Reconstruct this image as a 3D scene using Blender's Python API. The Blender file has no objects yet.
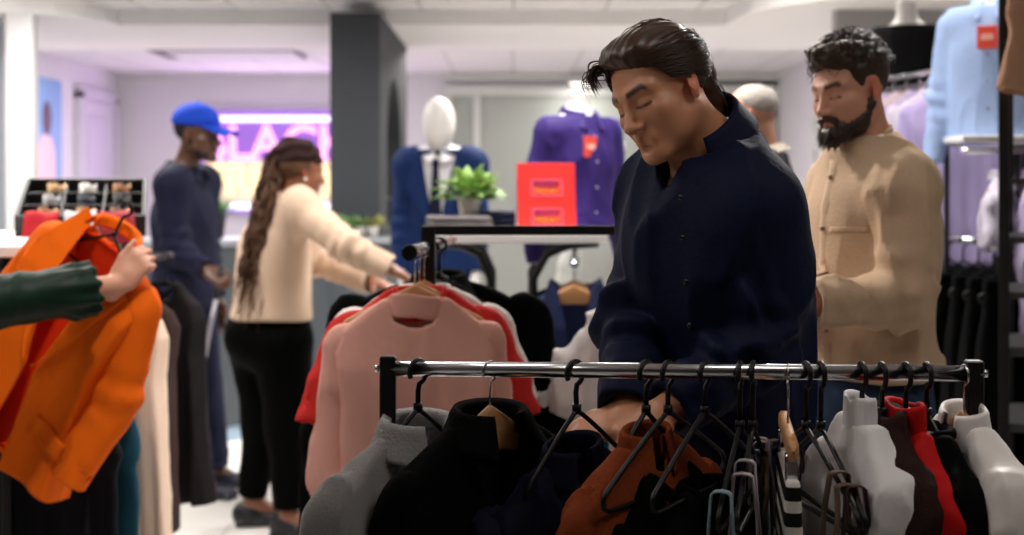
import bpy, math, random
import numpy as np
from mathutils import Vector, Matrix
rng = np.random.RandomState(7); random.seed(7)
SC = bpy.context.scene; COL = SC.collection
FPX, CAMZ, HZ = 1422.0, 1.45, 185.0
def P(u, v, Y):
    return np.array([(u-512)/FPX*Y, Y, CAMZ-(v-HZ)/FPX*Y])
def A(*v): return np.array(v, float)
def nrm(v): v = np.asarray(v, float); return v/max(1e-9, np.linalg.norm(v))
R_ = math.radians
def rotz(a): c, s = math.cos(a), math.sin(a); return A([c,-s,0],[s,c,0],[0,0,1])
def rotx(a): c, s = math.cos(a), math.sin(a); return A([1,0,0],[0,c,-s],[0,s,c])
def roty(a): c, s = math.cos(a), math.sin(a); return A([c,0,s],[0,1,0],[-s,0,c])
def ypr(y, p=0, r=0): return rotz(R_(y)) @ rotx(R_(p)) @ roty(R_(r))

# ---------------------------------------------------------------- noise
_T = np.random.RandomState(3).rand(32, 32, 32).astype(np.float32)
def vnoise(p):
    p = np.asarray(p); i = np.floor(p).astype(int); f = p-i; f = f*f*(3-2*f); i &= 31; j = (i+1) & 31
    x0, y0, z0 = i[..., 0], i[..., 1], i[..., 2]; x1, y1, z1 = j[..., 0], j[..., 1], j[..., 2]
    fx, fy, fz = f[..., 0], f[..., 1], f[..., 2]
    a = _T[x0,y0,z0]*(1-fx)+_T[x1,y0,z0]*fx; b = _T[x0,y1,z0]*(1-fx)+_T[x1,y1,z0]*fx
    c = _T[x0,y0,z1]*(1-fx)+_T[x1,y0,z1]*fx; d = _T[x0,y1,z1]*(1-fx)+_T[x1,y1,z1]*fx
    return ((a*(1-fy)+b*fy)*(1-fz)+(c*(1-fy)+d*fy)*fz)*2-1
def ridge(p): return 1-2*np.abs(vnoise(p))

# ---------------------------------------------------------------- distance fields (p is N x 3)
def cone(p, a, b, ra, rb, sq=None):
    a = np.asarray(a, float); b = np.asarray(b, float); ab = b-a
    q = p-a; t = np.clip((q@ab)/max(1e-9, ab@ab), 0, 1)
    v = q-t[:, None]*ab
    if sq is not None:                       # sq = (direction, factor): flatten along a direction
        dv, k = sq; dv = nrm(dv); v = v+(v@dv)[:, None]*(k-1)*dv
        return (np.linalg.norm(v, axis=1)-(ra+(rb-ra)*t))/max(1, k)
    return np.linalg.norm(v, axis=1)-(ra+(rb-ra)*t)
def ell(p, c, r, R=None):
    q = p-np.asarray(c, float)
    if R is not None: q = q@R
    r = np.asarray(r, float); k0 = np.linalg.norm(q/r, axis=1); k1 = np.linalg.norm(q/(r*r), axis=1)
    return k0*(k0-1)/np.maximum(k1, 1e-6)
def sph(p, c, r): return np.linalg.norm(p-np.asarray(c, float), axis=1)-r
def rbox(p, c, h, R=None, rad=.005):
    q = p-np.asarray(c, float)
    if R is not None: q = q@R
    q = np.abs(q)-(np.asarray(h, float)-rad)
    return np.linalg.norm(np.maximum(q, 0), axis=1)+np.minimum(q.max(axis=1), 0)-rad
def su(a, b, k):
    h = np.clip(.5+.5*(b-a)/k, 0, 1); return b*(1-h)+a*h-k*h*(1-h)
def ss(a, b, k): return -su(-a, b, k)
def si(a, b, k): return -su(-a, -b, k)
def plane(p, c, n): return (p-np.asarray(c, float))@nrm(n)       # >0 on the side of n
def poly2(x, z, pts):
    pts = np.asarray(pts, float); n = len(pts); d = np.full(x.shape, 1e9); s = np.ones(x.shape)
    for i in range(n):
        a = pts[i]; b = pts[i-1]; e = b-a; wx = x-a[0]; wz = z-a[1]
        t = np.clip((wx*e[0]+wz*e[1])/max(1e-12, e@e), 0, 1)
        d = np.minimum(d, (wx-e[0]*t)**2+(wz-e[1]*t)**2)
        c1 = z >= a[1]; c2 = z < b[1]; c3 = e[0]*wz > e[1]*wx
        s = np.where((c1 & c2 & c3) | (~c1 & ~c2 & ~c3), -s, s)
    return s*np.sqrt(d)

def nets(fn, lo, hi, h, C=4):
    """surface of fn = 0 as one smooth quad mesh"""
    lo = np.asarray(lo, float); hi = np.asarray(hi, float)
    n = (np.ceil((hi-lo)/(h*C)).astype(int))*C+1
    nc = (n-1)//C+1
    ax = [lo[i]+np.arange(nc[i])*h*C for i in range(3)]
    g = np.stack(np.meshgrid(*ax, indexing='ij'), -1).reshape(-1, 3)
    dc = fn(g).reshape(nc)
    mn = np.full(nc-1, 1e9)
    for i in (0, 1):
        for j in (0, 1):
            for k in (0, 1):
                mn = np.minimum(mn, np.abs(dc[i:nc[0]-1+i, j:nc[1]-1+j, k:nc[2]-1+k]))
    act = mn < h*C*1.35
    V = np.repeat(np.repeat(np.repeat(dc, C, 0), C, 1), C, 2)[:n[0], :n[1], :n[2]].copy()
    m = np.repeat(np.repeat(np.repeat(act, C, 0), C, 1), C, 2)
    M = np.zeros(n, bool)
    for i in (0, 1):
        for j in (0, 1):
            for k in (0, 1):
                M[i:n[0]-1+i, j:n[1]-1+j, k:n[2]-1+k] |= m
    idx = np.argwhere(M); pts = lo+idx*h
    out = np.empty(len(pts))
    for s in range(0, len(pts), 400000): out[s:s+400000] = fn(pts[s:s+400000])
    V[M] = out
    S = V < 0
    cs = [(i, j, k) for i in (0, 1) for j in (0, 1) for k in (0, 1)]
    cnt = np.zeros(n-1, np.int8)
    for i, j, k in cs: cnt += S[i:n[0]-1+i, j:n[1]-1+j, k:n[2]-1+k]
    cell = (cnt > 0) & (cnt < 8) & m
    ci = np.argwhere(cell)
    if len(ci) == 0: return np.zeros((0, 3)), np.zeros((0, 4), int)
    acc = np.zeros((len(ci), 3)); num = np.zeros(len(ci))
    cv = {c: V[ci[:, 0]+c[0], ci[:, 1]+c[1], ci[:, 2]+c[2]] for c in cs}
    for c in cs:
        for a in range(3):
            if c[a] == 0:
                d = list(c); d[a] = 1; d = tuple(d)
                v0, v1 = cv[c], cv[d]; x = (v0 < 0) != (v1 < 0)
                t = np.where(x, v0/np.where(x, v0-v1, 1), 0)
                q = np.tile(np.array(c, float), (len(ci), 1)); q[:, a] += t
                acc += q*x[:, None]; num += x
    verts = lo+(ci+acc/np.maximum(num, 1)[:, None])*h
    ID = np.full(n-1, -1, int); ID[cell] = np.arange(len(ci))
    faces = []
    for a in range(3):
        b, c = (a+1) % 3, (a+2) % 3
        sl0 = [slice(None)]*3; sl1 = [slice(None)]*3
        sl0[a] = slice(0, n[a]-1); sl1[a] = slice(1, n[a])
        s0, s1 = S[tuple(sl0)], S[tuple(sl1)]
        e = np.argwhere(s0 != s1)
        e = e[(e[:, b] > 0) & (e[:, c] > 0) & (e[:, b] < n[b]-1) & (e[:, c] < n[c]-1)]
        if len(e) == 0: continue
        def at(db, dc_):
            q = e.copy(); q[:, b] -= db; q[:, c] -= dc_; return ID[q[:, 0], q[:, 1], q[:, 2]]
        f = np.stack([at(1, 1), at(0, 1), at(0, 0), at(1, 0)], 1)
        fl = ~s0[e[:, 0], e[:, 1], e[:, 2]]
        f[fl] = f[fl][:, ::-1]
        faces.append(f[(f >= 0).all(1)])
    return verts, np.concatenate(faces)

# ---------------------------------------------------------------- mesh building
def mkmesh(name, V, Fs, mats, smooth=True, mi=None, col=None):
    me = bpy.data.meshes.new(name)
    me.from_pydata([tuple(map(float, v)) for v in V], [], [tuple(int(i) for i in f) for f in Fs])
    for m in (mats if isinstance(mats, (list, tuple)) else [mats]): me.materials.append(m)
    if mi is not None: me.polygons.foreach_set('material_index', np.asarray(mi, np.int32))
    if smooth is True: me.polygons.foreach_set('use_smooth', np.ones(len(me.polygons), bool))
    if col is not None:
        at = me.color_attributes.new('Tone', 'FLOAT_COLOR', 'POINT')
        c = np.ones((len(V), 4), np.float32); c[:, :3] = col; at.data.foreach_set('color', c.ravel())
    me.update()
    return me
def link(name, me, parent=None, loc=None, rot=None):
    o = bpy.data.objects.new(name, me); COL.objects.link(o)
    if parent is not None: o.parent = parent
    if loc is not None: o.location = [float(x) for x in loc]
    if rot is not None: o.rotation_euler = rot
    return o
def tag(o, label=None, cat=None, group=None, kind=None):
    if label: o['label'] = label
    if cat: o['category'] = cat
    if group: o['group'] = group
    if kind: o['kind'] = kind
    return o
def thing(name, label, cat, loc=(0, 0, 0), R=None, group=None):
    o = bpy.data.objects.new(name, None); COL.objects.link(o); o.empty_display_size = .05
    o.location = [float(x) for x in loc]
    if R is not None: o.rotation_euler = Matrix([list(map(float, r)) for r in R]).to_euler()
    return tag(o, label, cat, group)
class MB:
    """collects shapes, builds them as one mesh object"""
    def __init__(s): s.V = []; s.F = []; s.M = []; s.S = []; s.mi = 0
    def add(s, V, Fs, sm=False):
        b = len(s.V); s.V.extend([tuple(v) for v in V])
        for f in Fs: s.F.append([i+b for i in f]); s.M.append(s.mi); s.S.append(sm)
        return s
    def box(s, c, h, R=None, bev=0.0):
        c = np.asarray(c, float); h = np.asarray(h, float)
        if bev <= 0:
            V = [A(x, y, z)*h for x in (-1, 1) for y in (-1, 1) for z in (-1, 1)]
            Fs = [(0,1,3,2),(4,6,7,5),(0,4,5,1),(2,3,7,6),(0,2,6,4),(1,5,7,3)]
        else:                                # chamfered box
            b = min(bev, .49*2*min(h)); V = []; idx = {}
            for x in (-1, 1):
                for y in (-1, 1):
                    for z in (-1, 1):
                        for a in range(3):
                            q = A(x*(h[0]-b), y*(h[1]-b), z*(h[2]-b)); q[a] = (x, y, z)[a]*h[a]
                            idx[(x, y, z, a)] = len(V); V.append(q)
            Fs = []
            for a in range(3):
                o = [i for i in range(3) if i != a]
                for sg in (-1, 1):
                    f = []
                    for u, v in ((-1,-1),(1,-1),(1,1),(-1,1)):
                        k = [0,0,0]; k[a] = sg; k[o[0]] = u; k[o[1]] = v; f.append(idx[(*k, a)])
                    Fs.append(f)
                for u in (-1, 1):
                    for v in (-1, 1):
                        f = []
                        for (w, ax) in ((-1, o[0]), (-1, o[1]), (1, o[1]), (1, o[0])):
                            k = [0,0,0]; k[a] = w; k[o[0]] = u; k[o[1]] = v; f.append(idx[(*k, ax)])
                        Fs.append(f)
            for x in (-1, 1):
                for y in (-1, 1):
                    for z in (-1, 1): Fs.append([idx[(x,y,z,0)], idx[(x,y,z,1)], idx[(x,y,z,2)]])
        if R is not None: V = [R@v for v in V]
        return s.add([v+c for v in V], Fs)
    def tube(s, pts, r, n=10, close=False, cap=True, flat=None):
        pts = [np.asarray(q, float) for q in pts]; N = len(pts)
        rs = r if hasattr(r, '__len__') else [r]*N
        V = []; up = None
        for i in range(N):
            if close: t = nrm(pts[(i+1) % N]-pts[i-1])
            else: t = nrm(pts[min(i+1, N-1)]-pts[max(i-1, 0)])
            if up is None:
                up = A(0, 0, 1) if abs(t[2]) < .9 else A(1, 0, 0)
            u = nrm(np.cross(t, up)); v = np.cross(u, t); up = v
            for k in range(n):
                a = 2*math.pi*k/n
                V.append(pts[i]+rs[i]*(math.cos(a)*u+math.sin(a)*v*(flat or 1)))
        Fs = []
        for i in range(N if close else N-1):
            j = (i+1) % N
            for k in range(n): Fs.append([i*n+k, i*n+(k+1) % n, j*n+(k+1) % n, j*n+k])
        s.add(V, Fs, True)
        if cap and not close:
            b = len(s.V)-len(V)
            for st, rev in ((0, True), ((N-1)*n, False)):
                f = [b+st+k for k in range(n)]
                if rev: f = f[::-1]
                s.F.append(f); s.M.append(s.mi); s.S.append(False)
        return s
    def lathe(s, c, prof, n=24, R=None):
        V = []
        for r, z in prof:
            for k in range(n):
                a = 2*math.pi*k/n; q = A(r*math.cos(a), r*math.sin(a), z)
                V.append((R@q if R is not None else q)+np.asarray(c, float))
        Fs = [[i*n+k, i*n+(k+1) % n, (i+1)*n+(k+1) % n, (i+1)*n+k] for i in range(len(prof)-1) for k in range(n)]
        return s.add(V, Fs, True)
    def prism(s, pts, fn, d0, d1):
        """polygon pts (a, b) extruded between d0 and d1; fn(a, b, d) -> point"""
        n = len(pts)
        V = [fn(a, b, d0) for a, b in pts]+[fn(a, b, d1) for a, b in pts]
        Fs = [list(range(n))[::-1], list(range(n, 2*n))]+[[i, (i+1) % n, n+(i+1) % n, n+i] for i in range(n)]
        return s.add(V, Fs)
    def grid(s, fn, nu, nv, th=0.0, sm=True):
        """sheet fn(u, v) with u, v in 0..1, given thickness th"""
        G = np.array([[fn(i/nu, j/nv) for j in range(nv+1)] for i in range(nu+1)])
        W = nv+1
        Fs = [[i*W+j, (i+1)*W+j, (i+1)*W+j+1, i*W+j+1] for i in range(nu) for j in range(nv)]
        V = G.reshape(-1, 3)
        if th > 0:
            du = np.gradient(G, axis=0); dv = np.gradient(G, axis=1)
            N = np.cross(du, dv); N /= np.maximum(1e-9, np.linalg.norm(N, axis=2))[..., None]
            B = (G-N*th).reshape(-1, 3); m = len(V)
            Fs2 = [[a+m for a in f[::-1]] for f in Fs]
            bd = [(i*W, (i+1)*W) for i in range(nu)]+[(nu*W+j, nu*W+j+1) for j in range(nv)] + \
                 [((i+1)*W+nv, i*W+nv) for i in range(nu)]+[(j+1, j) for j in range(nv)]
            Fs3 = [[a, a+m, b+m, b] for a, b in bd]
            return s.add(np.concatenate([V, B]), Fs+Fs2+Fs3, sm)
        return s.add(V, Fs, sm)
    def xf(s, R, c=(0, 0, 0)):
        s.V = [tuple(R@np.asarray(v, float)+np.asarray(c, float)) for v in s.V]; return s
    def build(s, name, mat, parent=None, loc=None, sub=None):
        V = s.V
        if sub is not None: V = [tuple(np.asarray(v)-sub) for v in V]
        me = mkmesh(name, V, s.F, mat, smooth=None, mi=s.M)
        me.polygons.foreach_set('use_smooth', np.array(s.S, bool))
        import bmesh
        bm = bmesh.new(); bm.from_mesh(me); bmesh.ops.recalc_face_normals(bm, faces=bm.faces[:]); bm.to_mesh(me); bm.free()
        return link(name, me, parent, loc)
def sdf_obj(name, fn, lo, hi, h, mat, parent=None, sub=None, col=None, lap=0):
    V, Fs = nets(fn, lo, hi, h)
    c = None if col is None else col(V)
    if sub is not None: V = V-sub
    return link(name, mkmesh(name, V, Fs, mat, col=c), parent)

# ---------------------------------------------------------------- materials
def lin(h):
    if isinstance(h, str):
        h = h.lstrip('#'); c = [int(h[i:i+2], 16)/255 for i in (0, 2, 4)]
    else: c = list(h)
    return tuple(x/12.92 if x <= .04045 else ((x+.055)/1.055)**2.4 for x in c)
_MC = {}
def mat(name, color, rough=.5, metal=0., spec=.5, bump=0., bscale=200., stretch=(1, 1, 1), var=0., vscale=6., sheen=0., emit=None,
        estr=0., attr=False, sss=0., coat=0., alpha=1., trans=0., stripes=None, detail=4.):
    if name in _MC: return _MC[name]
    m = bpy.data.materials.new(name); m.use_nodes = True; nt = m.node_tree; N = nt.nodes; L = nt.links
    b = N['Principled BSDF']; c = lin(color)
    b.inputs['Base Color'].default_value = (*c, 1); b.inputs['Roughness'].default_value = rough
    b.inputs['Metallic'].default_value = metal; b.inputs['Specular IOR Level'].default_value = spec
    if sheen: b.inputs['Sheen Weight'].default_value = sheen; b.inputs['Sheen Tint'].default_value = (*[min(1, x*1.6+.02) for x in c], 1); b.inputs['Sheen Roughness'].default_value = .4
    if coat: b.inputs['Coat Weight'].default_value = coat
    if sss:
        b.inputs['Subsurface Weight'].default_value = sss; b.inputs['Subsurface Radius'].default_value = (1, .3, .15)
        b.inputs['Subsurface Scale'].default_value = .012
    if trans: b.inputs['Transmission Weight'].default_value = trans
    if alpha < 1: b.inputs['Alpha'].default_value = alpha
    if emit: b.inputs['Emission Color'].default_value = (*lin(emit), 1); b.inputs['Emission Strength'].default_value = estr
    tc = N.new('ShaderNodeTexCoord'); mp = N.new('ShaderNodeMapping'); mp.inputs['Scale'].default_value = stretch
    L.new(tc.outputs['Object'], mp.inputs['Vector'])
    last = None
    if attr:
        a = N.new('ShaderNodeVertexColor'); a.layer_name = 'Tone'
        mx = N.new('ShaderNodeMix'); mx.data_type = 'RGBA'; mx.blend_type = 'MULTIPLY'; mx.inputs[0].default_value = 1
        mx.inputs[6].default_value = (*c, 1); L.new(a.outputs['Color'], mx.inputs[7]); last = mx.outputs[2]
    if var:
        n = N.new('ShaderNodeTexNoise'); n.inputs['Scale'].default_value = vscale; n.inputs['Detail'].default_value = 5
        L.new(mp.outputs[0], n.inputs['Vector'])
        mr = N.new('ShaderNodeMapRange'); mr.inputs[3].default_value = 1-var; mr.inputs[4].default_value = 1+var
        L.new(n.outputs['Fac'], mr.inputs[0])
        mx = N.new('ShaderNodeMix'); mx.data_type = 'RGBA'; mx.blend_type = 'MULTIPLY'; mx.inputs[0].default_value = 1
        mx.inputs[6].default_value = (*c, 1)
        if last: L.new(last, mx.inputs[6])
        L.new(mr.outputs[0], mx.inputs[7]); last = mx.outputs[2]
    if stripes:                                          # (axis, scale, colour, width)
        ax, sc, c2, wd = stripes
        sp = N.new('ShaderNodeSeparateXYZ'); L.new(tc.outputs['Object'], sp.inputs[0])
        mu = N.new('ShaderNodeMath'); mu.operation = 'MULTIPLY'; mu.inputs[1].default_value = sc; L.new(sp.outputs[ax], mu.inputs[0])
        fr = N.new('ShaderNodeMath'); fr.operation = 'FRACT'; L.new(mu.outputs[0], fr.inputs[0])
        lt = N.new('ShaderNodeMath'); lt.operation = 'LESS_THAN'; lt.inputs[1].default_value = wd; L.new(fr.outputs[0], lt.inputs[0])
        mx = N.new('ShaderNodeMix'); mx.data_type = 'RGBA'; L.new(lt.outputs[0], mx.inputs[0])
        mx.inputs[6].default_value = (*c, 1); mx.inputs[7].default_value = (*lin(c2), 1)
        if last: L.new(last, mx.inputs[6])
        last = mx.outputs[2]
    if last: L.new(last, b.inputs['Base Color'])
    if bump:
        n = N.new('ShaderNodeTexNoise'); n.inputs['Scale'].default_value = bscale; n.inputs['Detail'].default_value = detail
        L.new(mp.outputs[0], n.inputs['Vector'])
        bp = N.new('ShaderNodeBump'); bp.inputs['Strength'].default_value = bump; bp.inputs['Distance'].default_value = .004
        L.new(n.outputs['Fac'], bp.inputs['Height']); L.new(bp.outputs[0], b.inputs['Normal'])
    _MC[name] = m
    return m
def cloth(name, color, rough=.85, sheen=.15, bump=.35, bscale=60., var=.12, spec=.15, **k):
    return mat(name, color, rough, spec=spec, sheen=sheen, bump=bump, bscale=bscale, var=var, **k)
M_CHROME = mat('chrome', '#c9c9cc', .18, 1.0)
M_BLACKMETAL = mat('black_metal', '#0d0d0f', .42, .2, .5)
M_BLACKPLASTIC = mat('black_plastic', '#060606', .42, 0, .3)
M_WOOD = mat('pale_wood', '#c08a58', .5, var=.25, vscale=30, stretch=(1, 1, 8))
M_WHITE = mat('white_laminate', '#e6e4e2', .45)
# ================================================================ people
def head_local(p, J): return ((p-J['c'])@J['HR'])/J.get('hs', 1.)
def hw(J, *q): return J['c']+J['HR']@(A(*q)*J.get('hs', 1.))      # head-local point to world
def head_d(q, J):
    f = J.get('face', {})
    ax = np.abs(q[:, 0]); m = np.stack([ax, q[:, 1], q[:, 2]], 1)
    jw = f.get('jaw', 1.)
    d = ell(q, (0, .016, .034), (.076, .097, .084))
    d = su(d, ell(q, (0, -.03, -.03), (.060*jw, .062, .082)), .03)
    d = su(d, cone(m, (.053*jw, .006, -.052), (.016, -.070, -.098), .016, .016), .03)
    d = su(d, ell(q, (0, -.078, -.097), (.020, .017, .016)), .022)
    d = su(d, cone(m, (.010, -.083, .018), (.045, -.064, .020), .0095, .010), .018)   # brow
    d = su(d, ell(m, (.045, -.056, -.026), (.020, .022, .020)), .02)                     # cheek
    d = su(d, ell(m, (.047*jw, -.036, -.052), (.017, .030, .034)), .02)
    d = ss(d, ell(m, (.031, -.094, -.001), (.018, .014, .0115)), .014)                   # eye socket
    d = su(d, ell(m, (.031, -.0705, -.002), (.0145, .0125, .0125)), .004)                # lidded eye
    d = su(d, cone(q, (0, -.083, .010), (0, -.1085, -.034), .0065, .0095), .010)          # nose
    d = su(d, ell(q, (0, -.108, -.036), (.0115, .0105, .0095)), .006)
    d = su(d, ell(m, (.0125, -.097, -.0395), (.0085, .0105, .0075)), .006)
    d = ss(d, ell(m, (.0065, -.103, -.047), (.0038, .0055, .004)), .004)
    d = su(d, ell(q, (0, -.080, -.066), (.028, .014, .018)), .014)                        # mouth mound
    d = su(d, cone(m, (0, -.0925, -.0620), (.0225, -.0805, -.0660), .0042, .0024), .004)
    d = su(d, cone(m, (0, -.0915, -.0715), (.0205, -.0805, -.0685), .0052, .0026), .004)
    d = ss(d, cone(m, (0, -.0972, -.0667), (.0245, -.0835, -.0670), .0012, .0010), .0025)
    d = ss(d, ell(q, (0, -.0925, -.0840), (.018, .006, .005)), .008)
    er = ell(m, (.0775, .012, -.004), (.0075, .0185, .0315), rotz(R_(22))@rotx(R_(-14)))     # ear
    er = ss(er, ell(m, (.086, .006, .001), (.008, .0105, .018), rotx(R_(-14))), .005)
    er = su(er, ell(m, (.078, .004, -.030), (.0055, .008, .009)), .005)
    d = su(d, er, .007)
    return d
def skin_tone(V, J, lip=(.80, .50, .50), brow=None, beard=None, lash=True):
    q = head_local(V, J); m = np.stack([np.abs(q[:, 0]), q[:, 1], q[:, 2]], 1)
    C = np.ones((len(V), 3)); front = q[:, 1] < -.05
    def put(mask, c):
        C[mask] = C[mask]*(1-0)+0; C[mask] = c
    w = np.clip(1-np.minimum(cone(m, (0, -.0925, -.0620), (.0215, -.0805, -.0660), .0052, .0030), cone(m, (0, -.0915, -.0715), (.0195, -.0805, -.0685), .0064, .0034))/.0020, 0, 1)*front
    C = C*(1-w[:, None])+np.array(lip)*w[:, None]
    if lash:
        cr = np.abs(m[:, 2]-(-.0085-.0*m[:, 0]+6*(m[:, 0]-.031)**2)); w = np.clip(1.3-cr/.0026, 0, 1)*(np.abs(m[:, 0]-.031) < .0165)*front
        C = C*(1-w[:, None])+np.array((.10, .08, .07))*w[:, None]
    if brow is not None:
        cz = .0205+.006*np.clip((m[:, 0]-.012)/.03, 0, 1)-6*np.clip(m[:, 0]-.040, 0, 1)**1.5
        w = np.clip(1.8-np.abs(m[:, 2]-cz)/.0044, 0, 1)*np.clip((m[:, 0]-.010)/.005, 0, 1)*np.clip((.054-m[:, 0])/.006, 0, 1)*front
        C = C*(1-w[:, None])+np.array(brow)*w[:, None]
    e = np.clip(1-ell(m, (.0775, .012, -.004), (.012, .020, .033))/.004, 0, 1); C = C*(1-e[:, None])+C*np.array((1.08, .72, .66))*e[:, None]  # red of light shining through the ears, painted into the tone
    return C
def neck_d(p, J, g=0.):
    t = J['c']+J['HR']@A(0, .022, -.055); nk = J['nk']
    return cone(p, t, nk, .054*J.get('nw', 1)+g, .060*J.get('nw', 1)+g)
def stand(c, hy, ty, floor=0., lean=0., sc=1., sw=.18, gw=1., gd=1., arms=None, hands=None, back=.02, nkd=.165, hip=.93, legs=None, stance=.09):
    """joints of a standing figure from its head centre, head turn (yaw, pitch, roll) and torso yaw"""
    J = dict(c=np.asarray(c, float), HR=ypr(*hy), hs=sc, gw=gw, gd=gd); tR = ypr(ty, lean, 0); fl = ypr(ty)
    J['tR'] = tR; J['pR'] = fl
    J['nk'] = J['c']+fl@A(0, back+.03, 0)+A(0, 0, -nkd*sc)
    J['tc'] = J['nk']+tR@A(0, .0, -.23)*sc
    J['pl'] = A(*(J['tc']+tR@A(0, 0, -.25)*sc)[:2], hip)
    x = fl@A(1, 0, 0); f = fl@A(0, -1, 0)
    sL = J['nk']+tR@A(sw, .0, -.055); sR = J['nk']+tR@A(-sw, .0, -.055)
    dn = lambda s, q: (s, s+A(0, 0, -.29*sc)+q*.03, s+A(0, 0, -.53*sc)+q*.03+f*.05)
    a = arms or [None, None]
    J['arms'] = [tuple(a[0]) if a[0] else dn(sL, x), tuple(a[1]) if a[1] else dn(sR, -x)]
    if legs: J['legs'] = legs
    else:
        g = lambda s, z, k=0: A(J['pl'][0]+x[0]*s+f[0]*k, J['pl'][1]+x[1]*s+f[1]*k, z)
        J['legs'] = [(g(.09*s, hip-.04), g(stance*s*1.05, hip*.53, .02), g(stance*s*1.1, .09, -.01), f+x*.25*s) for s in (1, -1)]
    J['hands'] = []
    for i, ar in enumerate(J['arms']):
        h = (hands or [None, None])[i]
        if h == 'none': continue
        d = dict(w=ar[2], f=nrm(ar[2]-ar[1]), n=(-x if i == 0 else x), side=(1 if i == 0 else -1)*1, curl=(.3, .35, .4, .45)); d['side'] = 1 if np.cross(d['f'], d['n'])@f > 0 else -1
        if h: d.update(h)
        J['hands'].append(d)
    return J
def tors_d(p, J, g=0., drape=0.):
    gw, gd = J.get('gw', 1.), J.get('gd', 1.)
    fw = J['tR']@A(0, -1, 0)
    d = ell(p, J['tc'], (.155*gw+g, .108*gd+g, .20+g), J['tR'])
    d = su(d, ell(p, J['pl'], (.158*gw+g, .118*gd+g, .14+g), J['pR']), .10)
    d = su(d, cone(p, J['tc'], J['pl'], .140*gw+g, .142*gw+g, (fw, 1.32/gd)), .06)
    for a in J['arms']:
        d = su(d, cone(p, J['nk']+A(0, 0, .012), a[0], .050+g, .058+g), .06)
        d = su(d, cone(p, J['tc'], a[0], .08+g, .055+g, (fw, 1.1)), .05)
    return d
def arm_d(p, a, g=0., ge=None, r=(.056, .045, .031)):
    ge = g if ge is None else ge
    return su(cone(p, a[0], a[1], r[0]+g, r[1]+g), cone(p, a[1], a[2], r[1]+g, r[2]+ge), .02)
def leg_d(p, l, g=0., r=(.088, .060, .042), kk=.02, ge=None):
    ge = g if ge is None else ge
    d = su(cone(p, l[0], l[1], r[0]+g, r[1]+g), cone(p, l[1], l[2], r[1]+g*.9, r[2]+ge), kk)
    return d
def hand_d(p, h):
    w, f, n, side = h['w'], nrm(h['f']), nrm(h['n']), h['side']       # side: +1 thumb along f x n, -1 opposite
    n = nrm(n-f*(f@n)); s = np.cross(f, n)*side; R = np.stack([s, n, f], 1); S = h.get('s', 1.)
    w = np.asarray(w, float)
    d = rbox(p, w+f*.052*S, A(.038, .0125, .046)*S, R, .012*S)
    d = su(d, cone(p, w-f*.03*S, w+f*.03*S, .027*S, .027*S, (n, 1.35)), .02)
    cu = h.get('curl', (.5, .55, .6, .7))
    base = [(.030, .094), (.0105, .098), (-.0105, .094), (-.029, .086)]; Ls = [.072, .080, .074, .058]; rr = [.0088, .009, .0086, .0076]
    sp = h.get('spread', .06)
    for i in range(4):
        b = w+s*base[i][0]*S+f*base[i][1]*S; ang = 0; dirf = nrm(f+s*sp*(1.5-i))
        for k, fr in enumerate((.46, .30, .24)):
            ang += cu[i]*(.8 if k == 0 else 1.0)
            dd = dirf*math.cos(ang)+n*math.sin(ang); e = b+dd*Ls[i]*fr*S
            c = cone(p, b, e, rr[i]*S*(1-.08*k), rr[i]*S*(.92-.08*k))
            d = su(d, c, .010*S if k == 0 else .003*S); b = e
    tb = w+f*.022*S+s*.030*S; td = nrm(h.get('thumb', None) @ R.T if h.get('thumb', None) is not None else f*.70+s*.62+n*.35)
    e = tb+td*.042*S; d = su(d, cone(p, tb, e, .0135*S, .0105*S), .014*S)
    td2 = nrm(td+f*.45+n*.25-s*.2); e2 = e+td2*.032*S; d = su(d, cone(p, e, e2, .0103*S, .0088*S), .003*S)
    td3 = nrm(td2+f*.2+n*.1); d = su(d, cone(p, e2, e2+td3*.022*S, .0088*S, .0070*S), .003*S)
    return d
def near(p, c, r, f):
    """f only close to c, a plain bound elsewhere"""
    d0 = np.linalg.norm(p-c, axis=1); m = d0 < r; d = d0-r+.09
    if m.any(): d[m] = f(p[m])
    return d
def body_fn(J, legs=True, feet=True):
    def fn(p):
        d = near(p, J['c'], .24, lambda q: head_d(head_local(q, J), J)*J.get('hs', 1.))
        d = su(d, neck_d(p, J), .022)
        d = su(d, tors_d(p, J, -.012), .03)
        for a in J['arms']: d = su(d, arm_d(p, a, -.006), .03)
        for h in J.get('hands', []): d = su(d, near(p, h['w']+nrm(h['f'])*.07, .20, lambda q: hand_d(q, h)), .012)
        if legs:
            for l in J['legs']:
                d = su(d, leg_d(p, l, -.012), .03)
                if feet: d = su(d, cone(p, l[2], l[2]+nrm(l[3])*.13+A(0, 0, -.055), .036, .022), .03)
        return d
    return fn
def bounds(J, m=.14):
    pts = [J['c'], J['pl'], J['nk']]+[x for a in J['arms'] for x in a]+[h['w']+nrm(h['f'])*.12 for h in J.get('hands', [])]
    for l in J['legs']: pts += [l[0], l[1], l[2], l[2]+nrm(l[3])*.16]
    pts = np.array(pts); lo = pts.min(0)-m; hi = pts.max(0)+m; lo[2] = max(lo[2], -.003); hi[2] += .03
    return lo, hi
def wr(p, amp, sc=14., seed=0., stretch=(1, 1, .45)):
    q = p*np.array(stretch)*sc+seed
    q = q+.6*np.stack([vnoise(q*.5+7), vnoise(q*.5+13), vnoise(q*.5+21)], 1)
    a = np.maximum(0, 1-np.abs(vnoise(q*.62+5)))**3.5; b = np.maximum(0, 1-np.abs(vnoise(q*1.05+11)))**3
    return amp*(1.5*a+.8*b+.45*vnoise(q*.8)-.75)
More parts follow.
